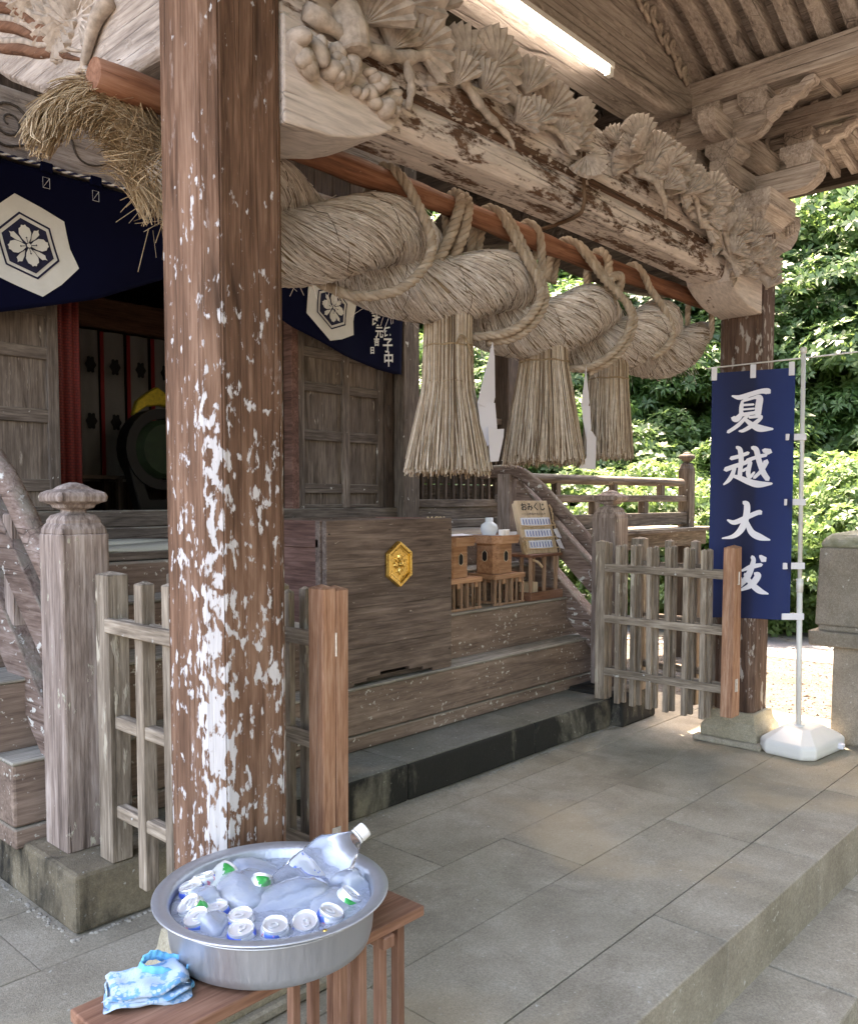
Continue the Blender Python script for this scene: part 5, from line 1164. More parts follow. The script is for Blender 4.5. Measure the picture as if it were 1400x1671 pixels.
# ================================================================ banner beside the far pillar
ban = thing("banner", "tall navy banner with white brush characters on a white pole by the far pillar", "banner", (3.74, -.375, 0))
A0 = Vector((3.52, .115, 2.262)); A1 = Vector((3.685, -.315, 2.262)); EX = (A1 - A0).normalized(); BW = (A1 - A0).length; BH = 1.475; ENn = Vector((EX.y, -EX.x, 0)); ENn = ENn if ENn.dot(Vector((-1, -1, 0))) > 0 else -ENn
BO = Vector((3.74, -.375, 0))
def bpos(s, d, off=0.0):      # s across from the free edge, d down from the top
    wv = .016 * math.sin(s * 15 + d * 1.6) * min(1, d * 2) + .004 * math.sin(s * 34 + d * 5) * min(1, d)
    tilt = .008 * (1 - s / BW)
    return A0 + EX * s - Vector((0, 0, 1)) * (d + tilt) + ENn * (wv + off) - BO
t = NT('navy_banner'); n = t.noise(t.co(), 3, 4, .6)
M['banner'] = t.fin(t.mix(n, (.003, .007, .042), (.005, .012, .064)), .7)
tr = t.n("BsdfTranslucent", {"Color": (.01, .04, .20, 1)}); mx = t.n("MixShader", {0: .35}); t.t.links.new(t.b.outputs[0], mx.inputs[1]); t.t.links.new(tr.outputs[0], mx.inputs[2]); t.t.links.new(mx.outputs[0], t.out.inputs[0])
b = MB(); NX, NZ = 24, 50
for i in range(NX + 1):
    for j in range(NZ + 1): b.v.append(tuple(bpos(BW * i / NX, BH * j / NZ)))
b.f = [(i * (NZ + 1) + j, i * (NZ + 1) + j + 1, (i + 1) * (NZ + 1) + j + 1, (i + 1) * (NZ + 1) + j) for i in range(NX) for j in range(NZ)]; b.m = [0] * len(b.f)
cl = b.build("cloth", M['banner'], ban, smooth=True)
M['bwhite'] = plain('banner_white', (.74, .74, .80), .75, .05, 5)
def brush(strokes, ox, oy, sc):
    polys = []
    for st in strokes:
        pts = [Vector((x, y, w)) for x, y, w in st]; q = spline(pts, 6 * (len(pts) - 1) + 1) if len(pts) > 1 else pts
        lft, rgt = [], []
        for i, p in enumerate(q):
            a = q[max(i - 1, 0)]; c = q[min(i + 1, len(q) - 1)]; dx, dy = c.x - a.x, c.y - a.y; l = math.hypot(dx, dy) or 1; nx, ny_ = -dy / l, dx / l; w = max(6, p.z) / 2
            lft.append((p.x + nx * w, p.y + ny_ * w)); rgt.append((p.x - nx * w, p.y - ny_ * w))
        def cap(p, dirx, diry, w): return (p.x + dirx * w * .45, p.y + diry * w * .45)
        d0 = (q[0].x - q[1].x, q[0].y - q[1].y); l0 = math.hypot(*d0) or 1; d1 = (q[-1].x - q[-2].x, q[-1].y - q[-2].y); l1 = math.hypot(*d1) or 1
        lft = [cap(q[0], d0[0] / l0, d0[1] / l0, q[0].z)] + lft + [cap(q[-1], d1[0] / l1, d1[1] / l1, q[-1].z)]
        polys.append((lft, rgt))
    return polys
def put_char(strokes, zoom, name, k0):
    zx, zy, zs2 = zoom
    for k, (lft, rgt) in enumerate(brush(strokes, 0, 0, 1)):
        def cv(x, y): px_, py_ = zx + x / zs2, zy + y / zs2; return ((px_ - 1161.5 - (py_ - 600) * .036) / 131 * BW, (py_ - 603) / 419 * BH)
        ring = lft + rgt[::-1]
        bm = bmesh.new(); vv = [bm.verts.new((*cv(*p), 0)) for p in ring]
        nL = len(lft); nR = len(rgt)
        l_, r_ = vv[1:nL - 1], vv[nL:][::-1]
        for i in range(len(l_) - 1): bm.faces.new((l_[i], l_[i + 1], r_[i + 1], r_[i]))
        bm.faces.new((vv[0], l_[0], r_[0])); bm.faces.new((vv[nL - 1], r_[-1], l_[-1]))
        for v in bm.verts: v.co = bpos(v.co.x, v.co.y, .0022 + .00012 * k)
        me = bpy.data.meshes.new("brush_stroke"); bm.to_mesh(me); bm.free(); me.materials.append(M['bwhite']); o = bpy.data.objects.new("brush_stroke", me); lk(o, cl)
Z1 = (1140, 590, 7.594); Z2 = (1150, 790, 6.9625)
put_char([[(425,408,20),(520,432,62),(650,398,62),(770,368,60),(845,372,75),(868,388,50)], [(610,415,60),(575,462,38)], [(553,478,30),(545,560,52),(545,680,40)], [(695,440,36),(757,452,78),(752,560,85),(748,655,78)],
          [(560,480,32),(700,442,38)], [(570,532,30),(690,530,28)], [(570,588,26),(700,582,26)], [(545,655,46),(745,632,46)], [(560,635,52),(500,705,78),(452,695,62)],
          [(640,650,40),(520,785,50),(402,868,44)], [(650,690,36),(790,690,42),(700,785,56),(590,855,46),(535,862,22)], [(585,700,36),(690,790,66),(790,838,86),(935,853,26)]], Z1, "ka", 0)
put_char([[(518,1065,38),(560,1105,58),(580,1240,62),(575,1340,56)], [(458,1208,52),(560,1182,50),(658,1145,46)], [(398,1350,64),(500,1312,58),(620,1272,54),(700,1232,44)], [(575,1330,54),(572,1470,58)], [(605,1372,38),(672,1330,34)],
          [(505,1335,46),(480,1425,56),(440,1492,50),(385,1543,22)], [(480,1430,34),(575,1462,60),(690,1515,76),(810,1550,84),(962,1545,30)], [(650,1238,44),(780,1196,48),(875,1178,46)], [(690,1265,52),(672,1395,56),(695,1455,46),(745,1395,30)],
          [(705,1075,46),(755,1110,66),(795,1250,66),(855,1400,68),(912,1488,62)], [(882,1262,70),(835,1370,52),(750,1462,42)], [(845,1118,56),(915,1140,74)]], Z1, "etsu", 20)
put_char([[(348,445,20),(430,474,58),(560,415,58),(685,358,56),(708,368,52)], [(520,236,46),(555,275,68),(550,420,74),(505,560,76),(420,640,52),(300,662,14)], [(562,470,44),(622,590,70),(715,648,76),(828,682,18)]], Z2, "dai", 40)
put_char([[(735,872,36),(778,915,76)], [(648,882,44),(662,940,54),(612,1110,72),(530,1230,48)], [(540,1050,26),(640,1002,56),(752,975,42)], [(692,1080,46),(722,1108,72),(655,1215,70),(530,1288,26)], [(580,1090,42),(645,1190,60),(745,1280,70),(845,1315,18)],
          [(430,885,50),(475,925,54)], [(360,1020,50),(510,985,44),(430,1090,44),(345,1170,24)], [(448,1090,54),(448,1300,52)], [(475,1110,40),(535,1150,44)]], Z2, "harae", 60)
M['plastic'] = plain('white_plastic', (.66, .66, .63), .4, .04, 6); M['ptab'] = plain('banner_tab', (.66, .66, .70), .7, .05)
# pole, sleeve, tabs, top cord
pz = [(3.735, -.362, .15), (3.728, -.352, 1.0), (3.722, -.345, 2.36)]
MB().tube([tuple(Vector(p) - BO) for p in (pz[0], pz[1])], .016, 14).build("lower_pole", M['plastic'], ban, smooth=True)
MB().tube([tuple(Vector(p) - BO) for p in (pz[1], pz[2])], .0125, 14).build("upper_pole", M['plastic'], ban, smooth=True)
MB().tube([tuple(Vector(p) - BO) for p in ((3.7285, -.3525, .95), (3.7283, -.3522, 1.03))], .0195, 14).build("sleeve", M['plastic'], ban, smooth=True)
MB().lathe([(.018, 0), (.019, .03), (.012, .036)], 12).build("pole_cap", M['plastic'], ban, smooth=True, loc=tuple(Vector((3.722, -.345, 2.345)) - BO))
for d in (.40, .78, 1.155, 1.455):
    a = bpos(BW - .045, d, .004); c = Vector((lerp(3.735, 3.722, (2.262 - d) / 2.3), lerp(-.362, -.345, (2.262 - d) / 2.3), 2.262 - d)) - BO
    b = MB(); e = (c - a); e.z = 0; e.normalize(); nn = Vector((e.y, -e.x, 0)) * .003
    c2 = c + e * .018
    b.hexa([tuple(p + Vector((0, 0, dz)) + s_ * nn) for dz in (-.02, .018) for p, s_ in ((a, -1), (c2, -6), (c2, 6), (a, 1))]); b.build("side_tab", M['ptab'], ban, bevel=.002)
for s_ in (.012, BW * .5, BW - .02):
    a = bpos(s_, .045, .004); c = bpos(s_, -.035, .0); b = MB(); b.hexa([tuple(a - EX * .016 - ENn * .003), tuple(a + EX * .016 - ENn * .003), tuple(a + EX * .016 + ENn * .002), tuple(a - EX * .016 + ENn * .002), tuple(c - EX * .016 - ENn * .006), tuple(c + EX * .016 - ENn * .006), tuple(c + EX * .016 + ENn * .006), tuple(c - EX * .016 + ENn * .006)])
    b.build("top_tab", M['ptab'], ban, bevel=.002)
ca, cb2 = A0 - EX * .03 + Vector((0, 0, .022)) - BO, Vector((3.722, -.345, 2.318)) - BO
MB().tube([tuple(ca), tuple(cb2), tuple(cb2 + Vector((.05, -1.4, .02)))], .0045, 6).build("top_rod", M['plastic'], ban, smooth=True)
# water-filled base
bs = MB(); H = [(.235, .155, 0), (.25, .17, .02), (.25, .17, .075), (.235, .155, .09), (.12, .085, .148), (.105, .07, .152)]
rs = []
for hx, hy, z in H:
    c = min(hx, hy) * .36; rs.append([(-hx, -hy + c, z), (-hx + c, -hy, z), (hx - c, -hy, z), (hx, -hy + c, z), (hx, hy - c, z), (hx - c, hy, z), (-hx + c, hy, z), (-hx, hy - c, z)])
bs.rings(rs); bo = bs.build("water_base", M['plastic'], ban, bevel=.014, seg=3); bo.rotation_euler = (0, 0, R(-6)); bo.location = (.03, 0, .001)
MB().box(-.02, .02, -.03, .03, .0, .035).build("carry_notch", M['ptab'], ban, loc=(.12, -.178, .025), bevel=.006)
MB().lathe([(.03, 0), (.03, .012), (.02, .014)], 16).build("filler_ring", M['plastic'], ban, smooth=True, loc=(0, .012, .148))
# ================================================================ bench, tub of ice, cans, bottle, cloth
bn = thing("bench", "narrow reddish wooden bench with slatted legs under the metal tub", "bench", (-.26, -.53, 0))
MB().box(-.425, .425, -.118, .118, .392, .42).build("seat_board", M['bench'], bn, bevel=.004, seg=2)
for x in (-.30, .285): MB().box(x - .02, x + .02, -.128, .128, .36, .3925).build("batten", M['bench_z'], bn, bevel=.003)
for x in (-.33, -.27, .15, .215, .285, .35):
    MB().box(x - .0125, x + .0125, -.105, -.078, .02, .392).build("leg", M['bench_z'], bn, bevel=.002)
for x in (-.33, -.27, .15, .215, .285, .35):
    MB().box(x - .0125, x + .0125, .078, .105, .02, .392).build("leg", M['bench_z'], bn, bevel=.002)
for x in (-.30, .25):
    for y in (-.092, .092): MB().box(x - .14 if x > 0 else x - .06, x + .14 if x > 0 else x + .06, y - .02, y + .02, .001, .022).build("foot", M['bench_z'], bn, bevel=.003)
tub = thing("metal_tub", "round galvanized metal tub full of iced drinks on the bench", "tub", (-.222, -.502, .42))
t = NT('galvanized'); c = t.co(); n = t.noise(t.co((1, 1, .10)), 90, 5, .7); n2 = t.noise(c, 14, 5, .6)
M['galv'] = t.fin(t.mix(n2, t.mix(n, (.30, .32, .35), (.62, .65, .70)), (.46, .50, .56)), t.rng(n, .3, .7, .30, .5), t.bump(n, .3, .004), Metallic=.75)
pr = [(.06, .0), (.215, .002), (.236, .016), (.243, .04), (.250, .120), (.252, .1265), (.279, .1315), (.282, .134), (.279, .1365), (.250, .133), (.242, .124), (.236, .04), (.228, .02), (.20, .01), (.02, .009)]
b = MB(); b.lathe(pr, 96); b.build("basin", M['galv'], tub, smooth=True)
MB().tube([(.2515 * math.cos(k / 72 * 6.28319), .2515 * math.sin(k / 72 * 6.28319), .113) for k in range(73)], .0028, 6).build("swage_ring", M['galv'], tub, smooth=True)
MB().lathe([(.006, 0), (.004, .003)], 10).build("rivet", M['gold'], tub, smooth=True, loc=(-.05, -.255, .134))
# water and ice
t = NT('icy_water'); n = t.noise(t.co(), 28, 4, .6, .6)
M['water'] = t.fin((.70, .80, .96), .04, t.bump(n, .7, .02), Transmission_Weight=.6, IOR=1.33)
b = MB(); rr = [0, .06, .12, .18, .238]
b.v = [(0, 0, .107)] + [(r_ * math.cos(k / 48 * 6.28319), r_ * math.sin(k / 48 * 6.28319), .107) for r_ in rr[1:] for k in range(48)]
b.f = [(0, 1 + k, 1 + (k + 1) % 48) for k in range(48)] + [(1 + i * 48 + k, 1 + (i + 1) * 48 + k, 1 + (i + 1) * 48 + (k + 1) % 48, 1 + i * 48 + (k + 1) % 48) for i in range(3) for k in range(48)]; b.m = [0] * len(b.f)
o = b.build("tub_water", M['water'], None, smooth=True, loc=(-.222, -.502, .42)); tag(o, "cold water around the ice and cans in the metal tub", "water", kind='stuff')
t = NT('ice'); n = t.noise(t.co(), 9, 4, .6); n2 = t.noise(t.co(), 45, 3, .6)
M['ice'] = t.fin(t.mix(t.rng(n, .35, .65), (.68, .79, .97), (.90, .95, 1.0)), t.rng(n, .3, .7, .02, .18), t.bump(t.math('ADD', n, t.math('MULTIPLY', n2, .25)), .35, .02), Transmission_Weight=.62, IOR=1.31, Coat_Weight=.6, Coat_Roughness=.03, Subsurface_Weight=.0)
def lump(name, loc, sz, seed, mat, lab, cat, group):
    rd = random.Random(seed); bm = bmesh.new(); bmesh.ops.create_icosphere(bm, subdivisions=3, radius=1)
    pl_ = [Vector((rd.gauss(0, 1), rd.gauss(0, 1), rd.gauss(0, .8))).normalized() for _ in range(9)]
    for v in bm.verts:
        r_ = 1.0; nrm = v.co.normalized()
        for p in pl_:
            dt = nrm.dot(p)
            if dt > .55: r_ = min(r_, (.72 + .1 * (1 - dt)) / dt)
        v.co = nrm * r_ * (1 + .05 * math.sin(6 * nrm.x + seed) * math.cos(5 * nrm.y))
        v.co = Vector((v.co.x * sz[0], v.co.y * sz[1], v.co.z * sz[2]))
    me = bpy.data.meshes.new(name); bm.to_mesh(me); bm.free(); me.materials.append(mat); me.polygons.foreach_set("use_smooth", [True] * len(me.polygons))
    o = bpy.data.objects.new(name, me); lk(o); o.location = loc; o.rotation_euler = (jit(.3), jit(.3), rd.random() * 6); tag(o, lab, cat, group); return o
ices = [((-.245, -.43, .522), (.085, .06, .04), "large domed ice block in the middle of the tub"), ((-.215, -.535, .515), (.10, .055, .035), "broad flat ice block between the bottle and the front cans"), ((-.395, -.505, .525), (.05, .035, .035), "peaked ice lump between the front cans and the tub wall"),
        ((-.335, -.385, .53), (.04, .045, .035), "ice slab leaning on the left cans"), ((-.155, -.63, .515), (.07, .05, .03), "ice block under the bottle shoulder"), ((-.15, -.345, .518), (.07, .05, .032), "ice block at the back of the tub near the blue can"), ((-.035, -.585, .525), (.05, .045, .04), "rounded ice lump behind the can at the right wall"), ((-.30, -.585, .508), (.04, .03, .02), "small ice piece among the front cans")]
for i, (l_, s_, lab) in enumerate(ices): lump("ice_block", (l_[0], l_[1], l_[2] - .006), (1.3 * s_[0], 1.3 * s_[1], 1.15 * s_[2]), i + 3, M['ice'], lab, "ice", "ice in the tub")
t = NT('can_metal'); M['can'] = t.fin((.90, .91, .93), .25, Metallic=.55)
def canpaint(name, base, c2, c3, vertical=True):
    t = NT(name); s_ = t.n("SeparateXYZ", {0: t.co()}); a = t.math('ARCTAN2', s_.outputs[1], s_.outputs[0]); z = s_.outputs[2]
    m1 = t.math('GREATER_THAN', t.math('SINE', t.math('ADD', t.math('MULTIPLY', a, 2), t.math('MULTIPLY', z, 40))), .35)
    m2 = t.math('GREATER_THAN', t.noise(t.co(), 70, 2, .5), .6)
    col = t.mix(m1, base, c2); col = t.mix(m2, col, c3); return t.fin(col, .3, Metallic=.35)
PAINT = [canpaint('can_blue', (.05, .13, .62), (.70, .74, .80), (.06, .2, .7)), canpaint('can_green', (.72, .78, .76), (.02, .42, .10), (.75, .8, .8)), canpaint('can_white', (.72, .75, .82), (.10, .22, .70), (.78, .25, .35))]
can_src = {}
def can(loc, rot, pk, lab):
    c = thing("drink_can", lab, "can", loc, 0, "cans in the tub"); c.rotation_euler = rot
    if pk not in can_src:
        body = MB().lathe([(.022, -.122), (.026, -.119), (.033, -.108), (.033, -.016), (.0300, -.008), (.028, -.0065)], 28).build("can_body", PAINT[pk], c, smooth=True)
        lid = MB().lathe([(.0292, -.009), (.0288, -.001), (.0278, .0008), (.0262, .0), (.0250, -.0042), (.004, -.0042)], 28).build("can_lid", M['can'], c, smooth=False)
        ring = MB(); rs = []
        for k in range(17):
            a = k / 16 * 6.28319; q = (.010 * math.cos(a), .007 * math.sin(a)); rs.append([(q[0] - .004 + .0022 * math.cos(a), q[1] + .0022 * math.sin(a), -.0018), (q[0] - .004 - .0022 * math.cos(a), q[1] - .0022 * math.sin(a), -.0018), (q[0] - .004 - .0022 * math.cos(a), q[1] - .0022 * math.sin(a), -.0005), (q[0] - .004 + .0022 * math.cos(a), q[1] + .0022 * math.sin(a), -.0005)])
        ring.rings(rs, cap=False); ring.lathe([(.003, -.0034), (.003, .0)], 8, (.006, 0, 0)); pt = ring.build("pull_tab", M['can'], c)
        can_src[pk] = (body, lid, pt)
    else:
        for q in can_src[pk]: share(q, c)
    return c
def can_at(x, y, t, turn, pk, lab, dz=0.0):
    """top of the can at (x, y); leans outward by t so that its foot stays inside the tub"""
    o = Vector((x + .222, y + .502, 0)); o = (o.normalized() if o.length > .02 else Vector((1, 0, 0))); o.rotate(Euler((0, 0, turn)))
    ax = Vector((o.x * math.sin(t), o.y * math.sin(t), math.cos(t)))
    z = .432 + .122 * math.cos(t) + .031 * math.sin(t) + dz
    c = can((x, y, min(z, .553) - (abs(math.sin(x * 91 + y * 57)) * .011)), (0, 0, 0), pk, lab); q = ax.to_track_quat('Z', 'Y'); e = q.to_matrix() @ Matrix.Rotation(x * 37 + y * 11, 3, 'Z'); c.rotation_euler = e.to_euler()
for (x, y, t_, tu, pk, lab, dz) in (
    (-.345, -.335, .25, .3, 0, "upright blue can against the back left wall of the tub", 0), (-.292, -.308, .35, -.2, 2, "white can with dark lettering behind the upright blue can", 0),
    (-.215, -.315, 1.15, -1.3, 1, "green and white can lying along the back wall of the tub", .035), (-.190, -.425, .8, -.6, 1, "green and white can tipped up amid the ice", .02),
    (-.400, -.412, .55, .1, 1, "white can with green marks leaning on the left wall of the tub", .0), (-.420, -.478, .4, .2, 2, "white can tipped toward the front left rim", 0),
    (-.352, -.455, .1, 0, 0, "can mostly under a leaning ice slab", -.004), (-.338, -.535, .15, .3, 2, "floating can next to the peaked ice lump", -.004),
    (-.378, -.594, .2, 0, 0, "blue can with ring pull up, by the front rim", 0), (-.318, -.640, .25, .2, 2, "bare can top to the right of the blue front can", 0),
    (-.256, -.668, .45, -.6, 0, "blue can tilted beside the rivet on the rim", 0), (-.185, -.680, .3, .3, 2, "bare can top to the right of the rivet", 0),
    (-.090, -.645, .6, .2, 1, "green and white can tipped against the right wall of the tub", 0), (-.075, -.385, 1.2, 1.2, 0, "blue can lying behind the bottle", .03)):
    can_at(x, y, t_, tu, pk, lab, dz)
# plastic bottle
bt = thing("plastic_bottle", "large clear plastic water bottle with white cap leaning out of the tub", "bottle", (-.135, -.52, .545))
t = NT('clear_plastic'); M['pet'] = t.fin((.95, .97, 1.0), .05, Transmission_Weight=.96, IOR=1.14)
t = NT('bottle_water'); M['bwater'] = t.fin((.80, .88, 1.0), .03, Transmission_Weight=.8, IOR=1.33)
def ribbed(pr, n=28, sq=.35):
    b = MB(); vs2 = []; k = len(pr)
    rs = []
    for r_, z in pr:
        ring = []
        for j in range(n):
            a = 2 * math.pi * j / n; q = 1 / (abs(math.cos(a)) ** 6 + abs(math.sin(a)) ** 6) ** (1 / 6) if r_ > .035 else 1.0
            ring.append((r_ * q * math.cos(a), r_ * q * math.sin(a), z))
        rs.append(ring)
    b.rings(rs); return b
prf = [(.030, -.10), (.044, -.095), (.046, -.085), (.046, -.055), (.043, -.050), (.043, -.045), (.046, -.040), (.046, -.012), (.043, -.008), (.043, -.003), (.046, .002), (.046, .03), (.0445, .034), (.0445, .038), (.046, .042), (.046, .07), (.044, .085), (.034, .112), (.022, .132), (.0145, .142), (.0135, .15)]
bd = ribbed(prf).build("bottle_body", M['pet'], bt, smooth=True)
MB().lathe([(.0165, 0), (.0175, .002), (.0175, .02), (.015, .0225)], 24).build("cap", M['cup'], bt, smooth=False, loc=(0, 0, .146), bevel=.001)
MB().lathe([(.0175, 0), (.0175, .004)], 20).build("neck_ring", M['cup'], bt, loc=(0, 0, .140))
def ring_label(z0, z1, a0, a1, r_=.0472, n=8):
    b = MB()
    for k in range(n + 1):
        a = lerp(a0, a1, k / n); q = 1 / (abs(math.cos(a)) ** 6 + abs(math.sin(a)) ** 6) ** (1 / 6); b.v += [(r_ * q * math.cos(a), r_ * q * math.sin(a), z0), (r_ * q * math.cos(a), r_ * q * math.sin(a), z1)]
    b.f = [(2 * k, 2 * k + 2, 2 * k + 3, 2 * k + 1) for k in range(n)]; b.m = [0] * n; return b
ring_label(-.04, -.012, -2.6, -.5).build("label", plain('bottle_label', (.50, .66, .90), .4, .1, 30), bt, smooth=True)
bt.scale = (1.18, 1.18, 1.18); dirv = Vector((.74, -.22, .46)).normalized(); bt.rotation_euler = dirv.to_track_quat('Z', 'Y').to_euler()
# folded sleeve cloth
cl2 = thing("folded_towel", "folded light blue and white printed cloth with bright blue cuff on the bench", "towel", (-.545, -.485, .42))
t = NT('towel_print'); vo = t.n("TexVoronoi", {"Vector": t.co((1, 1, 1)), "Scale": 85}, feature='F1'); n = t.noise(t.co(), 26, 3, .6); st = t.math('SINE', t.math('MULTIPLY', t.n("SeparateXYZ", {0: t.co((1, 1, 1), (0, 0, .5))}).outputs[0], 190))
pm_ = t.math('MULTIPLY', t.rng(vo.outputs[0], .35, .45, 0, 1), t.rng(n, .48, .56)); fz = t.noise(t.co(), 500, 2, .6)
M['towel'] = t.fin(t.mix(pm_, (.50, .66, .84), (.10, .36, .68)), .95, t.bump(t.math('ADD', fz, t.rng(st, -1, 1, 0, .4)), .8, .004), Sheen_Weight=.4)
t = NT('cuff_blue'); M['cuff'] = t.fin(t.mix(t.noise(t.co(), 60, 3, .6), (.06, .40, .72), (.14, .55, .86)), .9, t.bump(t.noise(t.co(), 300, 2, .6), .5, .003), Sheen_Weight=.4)
def folded(w, d, zt0, th, rz, off, name):
    # a rounded flat layer with a soft outline and a turned fold at one end
    b = MB(); rs = []; n = 26
    for k in range(15):
        u = k / 14; x = lerp(-w, w, u); e = math.sin(math.pi * min(1, max(0, u))) ** .35; hw = d * (.80 + .2 * e); zz = zt0 + .006 * math.sin(u * 5 + off) * e + .004 * math.sin(u * 13 + off)
        hh = th * (.35 + .65 * e); ring = []
        for j in range(n):
            a = 2 * math.pi * j / n; cc, ss = math.cos(a), math.sin(a)
            ring.append((x + .006 * math.sin(3 * a + off), hw * (abs(cc) ** .6) * (1 if cc > 0 else -1), max(.0005, zz + hh * .5 + hh * .5 * (abs(ss) ** .8) * (1 if ss > 0 else -1) + .003 * math.sin(cc * 7 + u * 6 + off))))
        rs.append(ring)
    b.rings(rs); o = b.build(name, M['towel'], cl2, smooth=True); o.rotation_euler = (0, 0, rz); return o
folded(.085, .060, .0, .016, R(-28), 0, "cloth_layer"); folded(.086, .058, .014, .016, R(-32), 1.3, "cloth_layer"); folded(.080, .060, .028, .018, R(-25), 2.4, "cloth_layer")
def cuff(cx, cy, z, w, d, h, rz, off):
    b = MB(); rs = []; n = 60
    for q, (f, zz) in enumerate(((1.0, 0), (1.02, h * .5), (.98, h), (.90, h * .98), (.90, h * .3))):
        ring = []
        for j in range(n):
            a = 2 * math.pi * j / n; rp = 1 + .05 * math.sin(a * 15) + .16 * math.sin(a * 2 + off); ring.append((w * f * rp * math.cos(a), d * f * rp * math.sin(a), zz + .007 * math.sin(a * 3 + off)))
        rs.append(ring)
    b.rings(rs, cap=False); o = b.build("cuff", M['cuff'], cl2, smooth=True, loc=(cx, cy, z)); o.rotation_euler = (R(18), R(14), rz)
cuff(.048, .012, .030, .050, .028, .030, R(-40), .5)
cuff(.065, -.020, .004, .030, .022, .016, R(-60), 2.0)
# ================================================================ trees and shrubs beyond the porch
def leafmat(name, cols, tr_col):
    t = NT(name); g = t.n("NewGeometry"); col = t.ramp(g.outputs["Random Per Island"], [(0, cols[0]), (.5, cols[1]), (1, cols[2])])
    t.fin(col, .42, Specular_IOR_Level=.45); tr = t.n("BsdfTranslucent", {"Color": (*tr_col, 1)}); mx = t.n("MixShader", {0: .38})
    t.t.links.new(t.b.outputs[0], mx.inputs[1]); t.t.links.new(tr.outputs[0], mx.inputs[2]); t.t.links.new(mx.outputs[0], t.out.inputs[0]); return t.m
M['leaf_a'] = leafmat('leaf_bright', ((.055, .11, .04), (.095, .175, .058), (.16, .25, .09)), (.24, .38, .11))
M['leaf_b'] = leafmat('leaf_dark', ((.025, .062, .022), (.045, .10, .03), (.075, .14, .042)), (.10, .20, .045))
M['leaf_c'] = leafmat('leaf_feathery', ((.04, .10, .03), (.07, .15, .04), (.11, .20, .06)), (.16, .30, .07))
M['bark'] = wood('bark', ((.035, .026, .02), (.08, .062, .048), (.14, .115, .09)), 'z', grain=10, bump=1.0)
def leaf_crown(name, seed, n_cl, rx, rz, mat, size, whorl=7, feather=False):
    """whorls of leaf-shaped faces over clumps spread through the crown"""
    g = np.random.default_rng(seed)
    ncl = n_cl; cc = []
    while len(cc) < ncl:
        p = g.uniform(-1, 1, 3)
        if .30 < np.linalg.norm(p) < 1: cc.append(p * np.array([rx, rx, rz]))
    cc = np.array(cc); cr = g.uniform(.20, .38, ncl) * rx
    per = 78; base = []; nor = []
    for c_, r_ in zip(cc, cr):
        d = g.normal(size=(per, 3)); d /= np.linalg.norm(d, axis=1)[:, None]; d[:, 2] = np.abs(d[:, 2]) * 1.0 - .25; d /= np.linalg.norm(d, axis=1)[:, None]
        base.append(c_ + d * r_ * g.uniform(.65, 1.05, (per, 1)) * np.array([1.15, 1.15, .72])); nor.append(d)
    base = np.concatenate(base); nor = np.concatenate(nor) + np.array([0, 0, .55]); nor /= np.linalg.norm(nor, axis=1)[:, None]
    N = len(base); A = g.normal(size=(N, 3)); U = A - nor * (A * nor).sum(1, keepdims=True); U /= np.linalg.norm(U, axis=1)[:, None]; V = np.cross(nor, U)
    vs_, fs_ = [], []
    for k in range(whorl):
        a = 2 * np.pi * k / whorl + g.normal(0, .25, N); ln = size * g.uniform(.7, 1.25, N); el = g.uniform(.05, .65, N) if not feather else g.uniform(-.5, .5, N)
        dr = (np.cos(a)[:, None] * U + np.sin(a)[:, None] * V) * np.cos(el)[:, None] + nor * np.sin(el)[:, None]; sd2 = np.cross(nor, dr); sd2 /= np.linalg.norm(sd2, axis=1)[:, None]
        wd = (.20 if not feather else .13) * ln
        p0 = base + dr * (ln * .08)[:, None]; p2 = base + dr * ln[:, None] - np.array([0, 0, 1.0]) * (ln * .10)[:, None]; pm2 = base + dr * (ln * .55)[:, None] + nor * (ln * .05)[:, None]
        vs_.append(np.stack([p0, pm2 + sd2 * wd[:, None], p2, pm2 - sd2 * wd[:, None]], 1))
    Vv = np.concatenate(vs_).reshape(-1, 3); nq = len(Vv) // 4; f = np.arange(nq * 4).reshape(-1, 4)
    me = bpy.data.meshes.new(name); me.vertices.add(len(Vv)); me.vertices.foreach_set("co", Vv.ravel()); me.loops.add(nq * 4); me.loops.foreach_set("vertex_index", f.ravel())
    me.polygons.add(nq); me.polygons.foreach_set("loop_start", np.arange(nq) * 4); me.polygons.foreach_set("loop_total", np.full(nq, 4)); me.update(); me.materials.append(mat); return me, cc
def trunk_mesh(name, h, r0, limbs, seed):
    rd = random.Random(seed); b = MB()
    b.tube(spline([(0, 0, -.2), (rd.uniform(-.05, .05), rd.uniform(-.05, .05), h * .4), (rd.uniform(-.15, .15), rd.uniform(-.15, .15), h)], 9), [r0 * (1 - .6 * i / 8) for i in range(9)], 8)
    for c_ in limbs[:12]:
        e = Vector((c_[0], c_[1], c_[2] + h)); s = Vector((0, 0, h * rd.uniform(.45, .95)))
        b.tube(spline([s, s.lerp(e, .5) + Vector((0, 0, -.1)), e], 7), [r0 * .45 * (1 - .8 * i / 6) for i in range(7)], 6)
    me = b.mesh(name); me.materials.append(M['bark']); me.polygons.foreach_set("use_smooth", [True] * len(me.polygons)); return me
kinds = {}
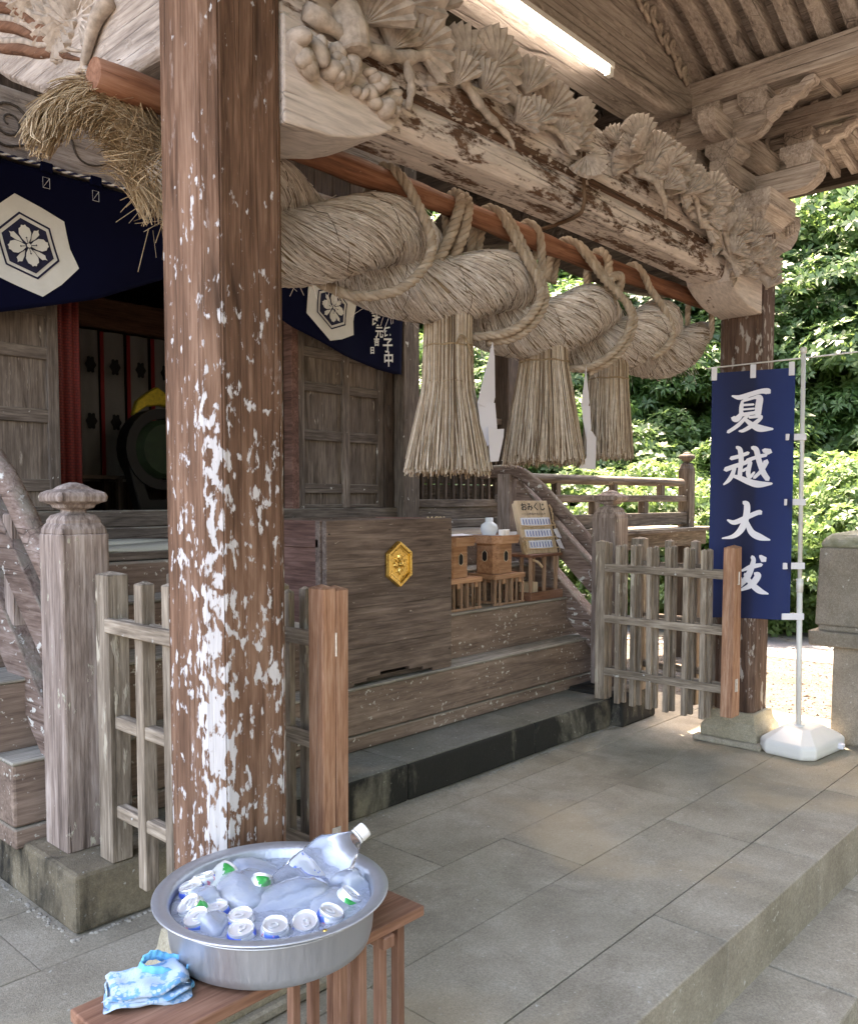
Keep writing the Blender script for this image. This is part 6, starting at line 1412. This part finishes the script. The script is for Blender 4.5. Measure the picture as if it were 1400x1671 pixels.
for kn, (seed, ncl, rx, rz, mt, sz, wh, fe, hh, r0) in {'shrub': (1, 95, 1.25, 1.15, 'leaf_a', .10, 8, False, 1.0, .06), 'shrub2': (2, 95, 1.3, 1.05, 'leaf_a', .095, 8, False, .9, .06), 'tree': (3, 120, 2.0, 1.9, 'leaf_b', .14, 7, False, 3.2, .13), 'tree_b': (5, 130, 2.0, 2.0, 'leaf_a', .12, 8, False, 3.0, .12), 'feather': (4, 110, 1.7, 1.8, 'leaf_c', .15, 9, True, 2.6, .10)}.items():
    me, cc = leaf_crown("crown_" + kn, seed, ncl, rx, rz, M[mt], sz, wh, fe); kinds[kn] = (me, trunk_mesh("trunk_" + kn, hh, r0, list(cc), seed), hh)
def plant(kn, x, y, s, lab, group, rz=0.0):
    cm, tm, h = kinds[kn]; isb = kn.startswith('shrub')
    t = thing("shrub" if isb else "tree", lab, "shrub" if isb else "tree", (x, y, gz(x, y) - .02), rz, group); t.scale = (s, s, s)
    tr = bpy.data.objects.new("trunk", tm); lk(tr, t); cr = bpy.data.objects.new("crown", cm); lk(cr, t); cr.location = (0, 0, h)
    return t
camx, camy = -1.469, -2.169
def polar(px_, dist):     # place along a bearing seen from the viewpoint, at a true ground distance
    a = PHI - math.atan((px_ - 700) / 1403); return camx + dist * math.cos(a), camy + dist * math.sin(a)
def where(px_, d, what):
    w = "glimpsed between the straw tassels and the hall" if px_ < 860 else "above the veranda balustrade" if px_ < 1030 else "between the corner post and the far pillar" if px_ < 1160 else "behind the navy banner" if px_ < 1290 else "beside the banner pole" if px_ < 1380 else "behind the stone pedestal"
    return what + " " + w + (", in the front row" if d < 14 else ", high up" if d > 19 else "")
SL = ["bright green broad-leaved shrub catching full sun beyond the veranda and far pillar"]
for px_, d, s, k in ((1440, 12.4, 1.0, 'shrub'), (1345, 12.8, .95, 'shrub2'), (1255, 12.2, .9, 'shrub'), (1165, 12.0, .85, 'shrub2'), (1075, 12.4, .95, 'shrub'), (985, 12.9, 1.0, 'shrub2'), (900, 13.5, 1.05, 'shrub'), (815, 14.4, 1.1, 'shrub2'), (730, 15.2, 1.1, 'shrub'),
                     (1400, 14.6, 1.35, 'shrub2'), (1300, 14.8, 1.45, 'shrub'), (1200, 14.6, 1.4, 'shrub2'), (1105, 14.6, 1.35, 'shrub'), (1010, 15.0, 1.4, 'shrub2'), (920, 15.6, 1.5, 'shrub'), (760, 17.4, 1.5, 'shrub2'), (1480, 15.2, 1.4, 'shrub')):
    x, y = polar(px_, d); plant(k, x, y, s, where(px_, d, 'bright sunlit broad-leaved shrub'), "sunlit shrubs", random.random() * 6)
TL = ["dark leafy tree rising on the slope behind the sunlit shrubs"]
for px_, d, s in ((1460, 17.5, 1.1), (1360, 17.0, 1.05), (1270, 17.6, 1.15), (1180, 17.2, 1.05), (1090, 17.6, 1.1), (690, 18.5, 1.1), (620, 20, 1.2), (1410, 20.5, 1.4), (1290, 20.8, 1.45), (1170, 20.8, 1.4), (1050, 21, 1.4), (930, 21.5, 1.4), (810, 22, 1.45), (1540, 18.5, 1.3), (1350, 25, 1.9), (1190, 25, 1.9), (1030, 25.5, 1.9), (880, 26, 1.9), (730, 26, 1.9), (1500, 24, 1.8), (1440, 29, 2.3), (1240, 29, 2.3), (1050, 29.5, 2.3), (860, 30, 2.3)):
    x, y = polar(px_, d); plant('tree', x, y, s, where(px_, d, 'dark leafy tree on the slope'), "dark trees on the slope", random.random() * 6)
for px_, d, s in ((1450, 16.4, 1.15), (1330, 17.4, 1.25), (1235, 17.0, 1.05), (1395, 18.6, 1.5), (1290, 19.6, 1.5), (1130, 18.6, 1.2), (960, 19, 1.2), (800, 19.4, 1.25), (700, 17.6, 1.0)):
    x, y = polar(px_, d); plant('tree_b', x, y, s, where(px_, d, 'tall sunlit lime-green tree'), 'lime-green trees', random.random() * 6)
FL = ["feathery green conifer standing between the shrubs and the dark trees"]
for px_, d, s in ((880, 15.0, .95), (955, 16.8, 1.1), (845, 17.2, 1.15), (1130, 16.0, 1.0), (1330, 16.2, 1.0), (775, 15.6, 1.0)):
    x, y = polar(px_, d); plant('feather', x, y, s, where(px_, d, 'feathery green conifer'), "feathery conifers", random.random() * 6)

# unseen trees added across the forecourt to block sky light from the front
for k in range(13):
    x = -3.0 + k * 1.9 + jit(.5); y = -9.5 - 2.2 * (k % 2) + jit(.5)
    plant('tree', x, y, 1.9 + .3 * (k % 3), "tall dark tree added out of view across the forecourt to block sky light", "added trees blocking sky light", random.random() * 6)
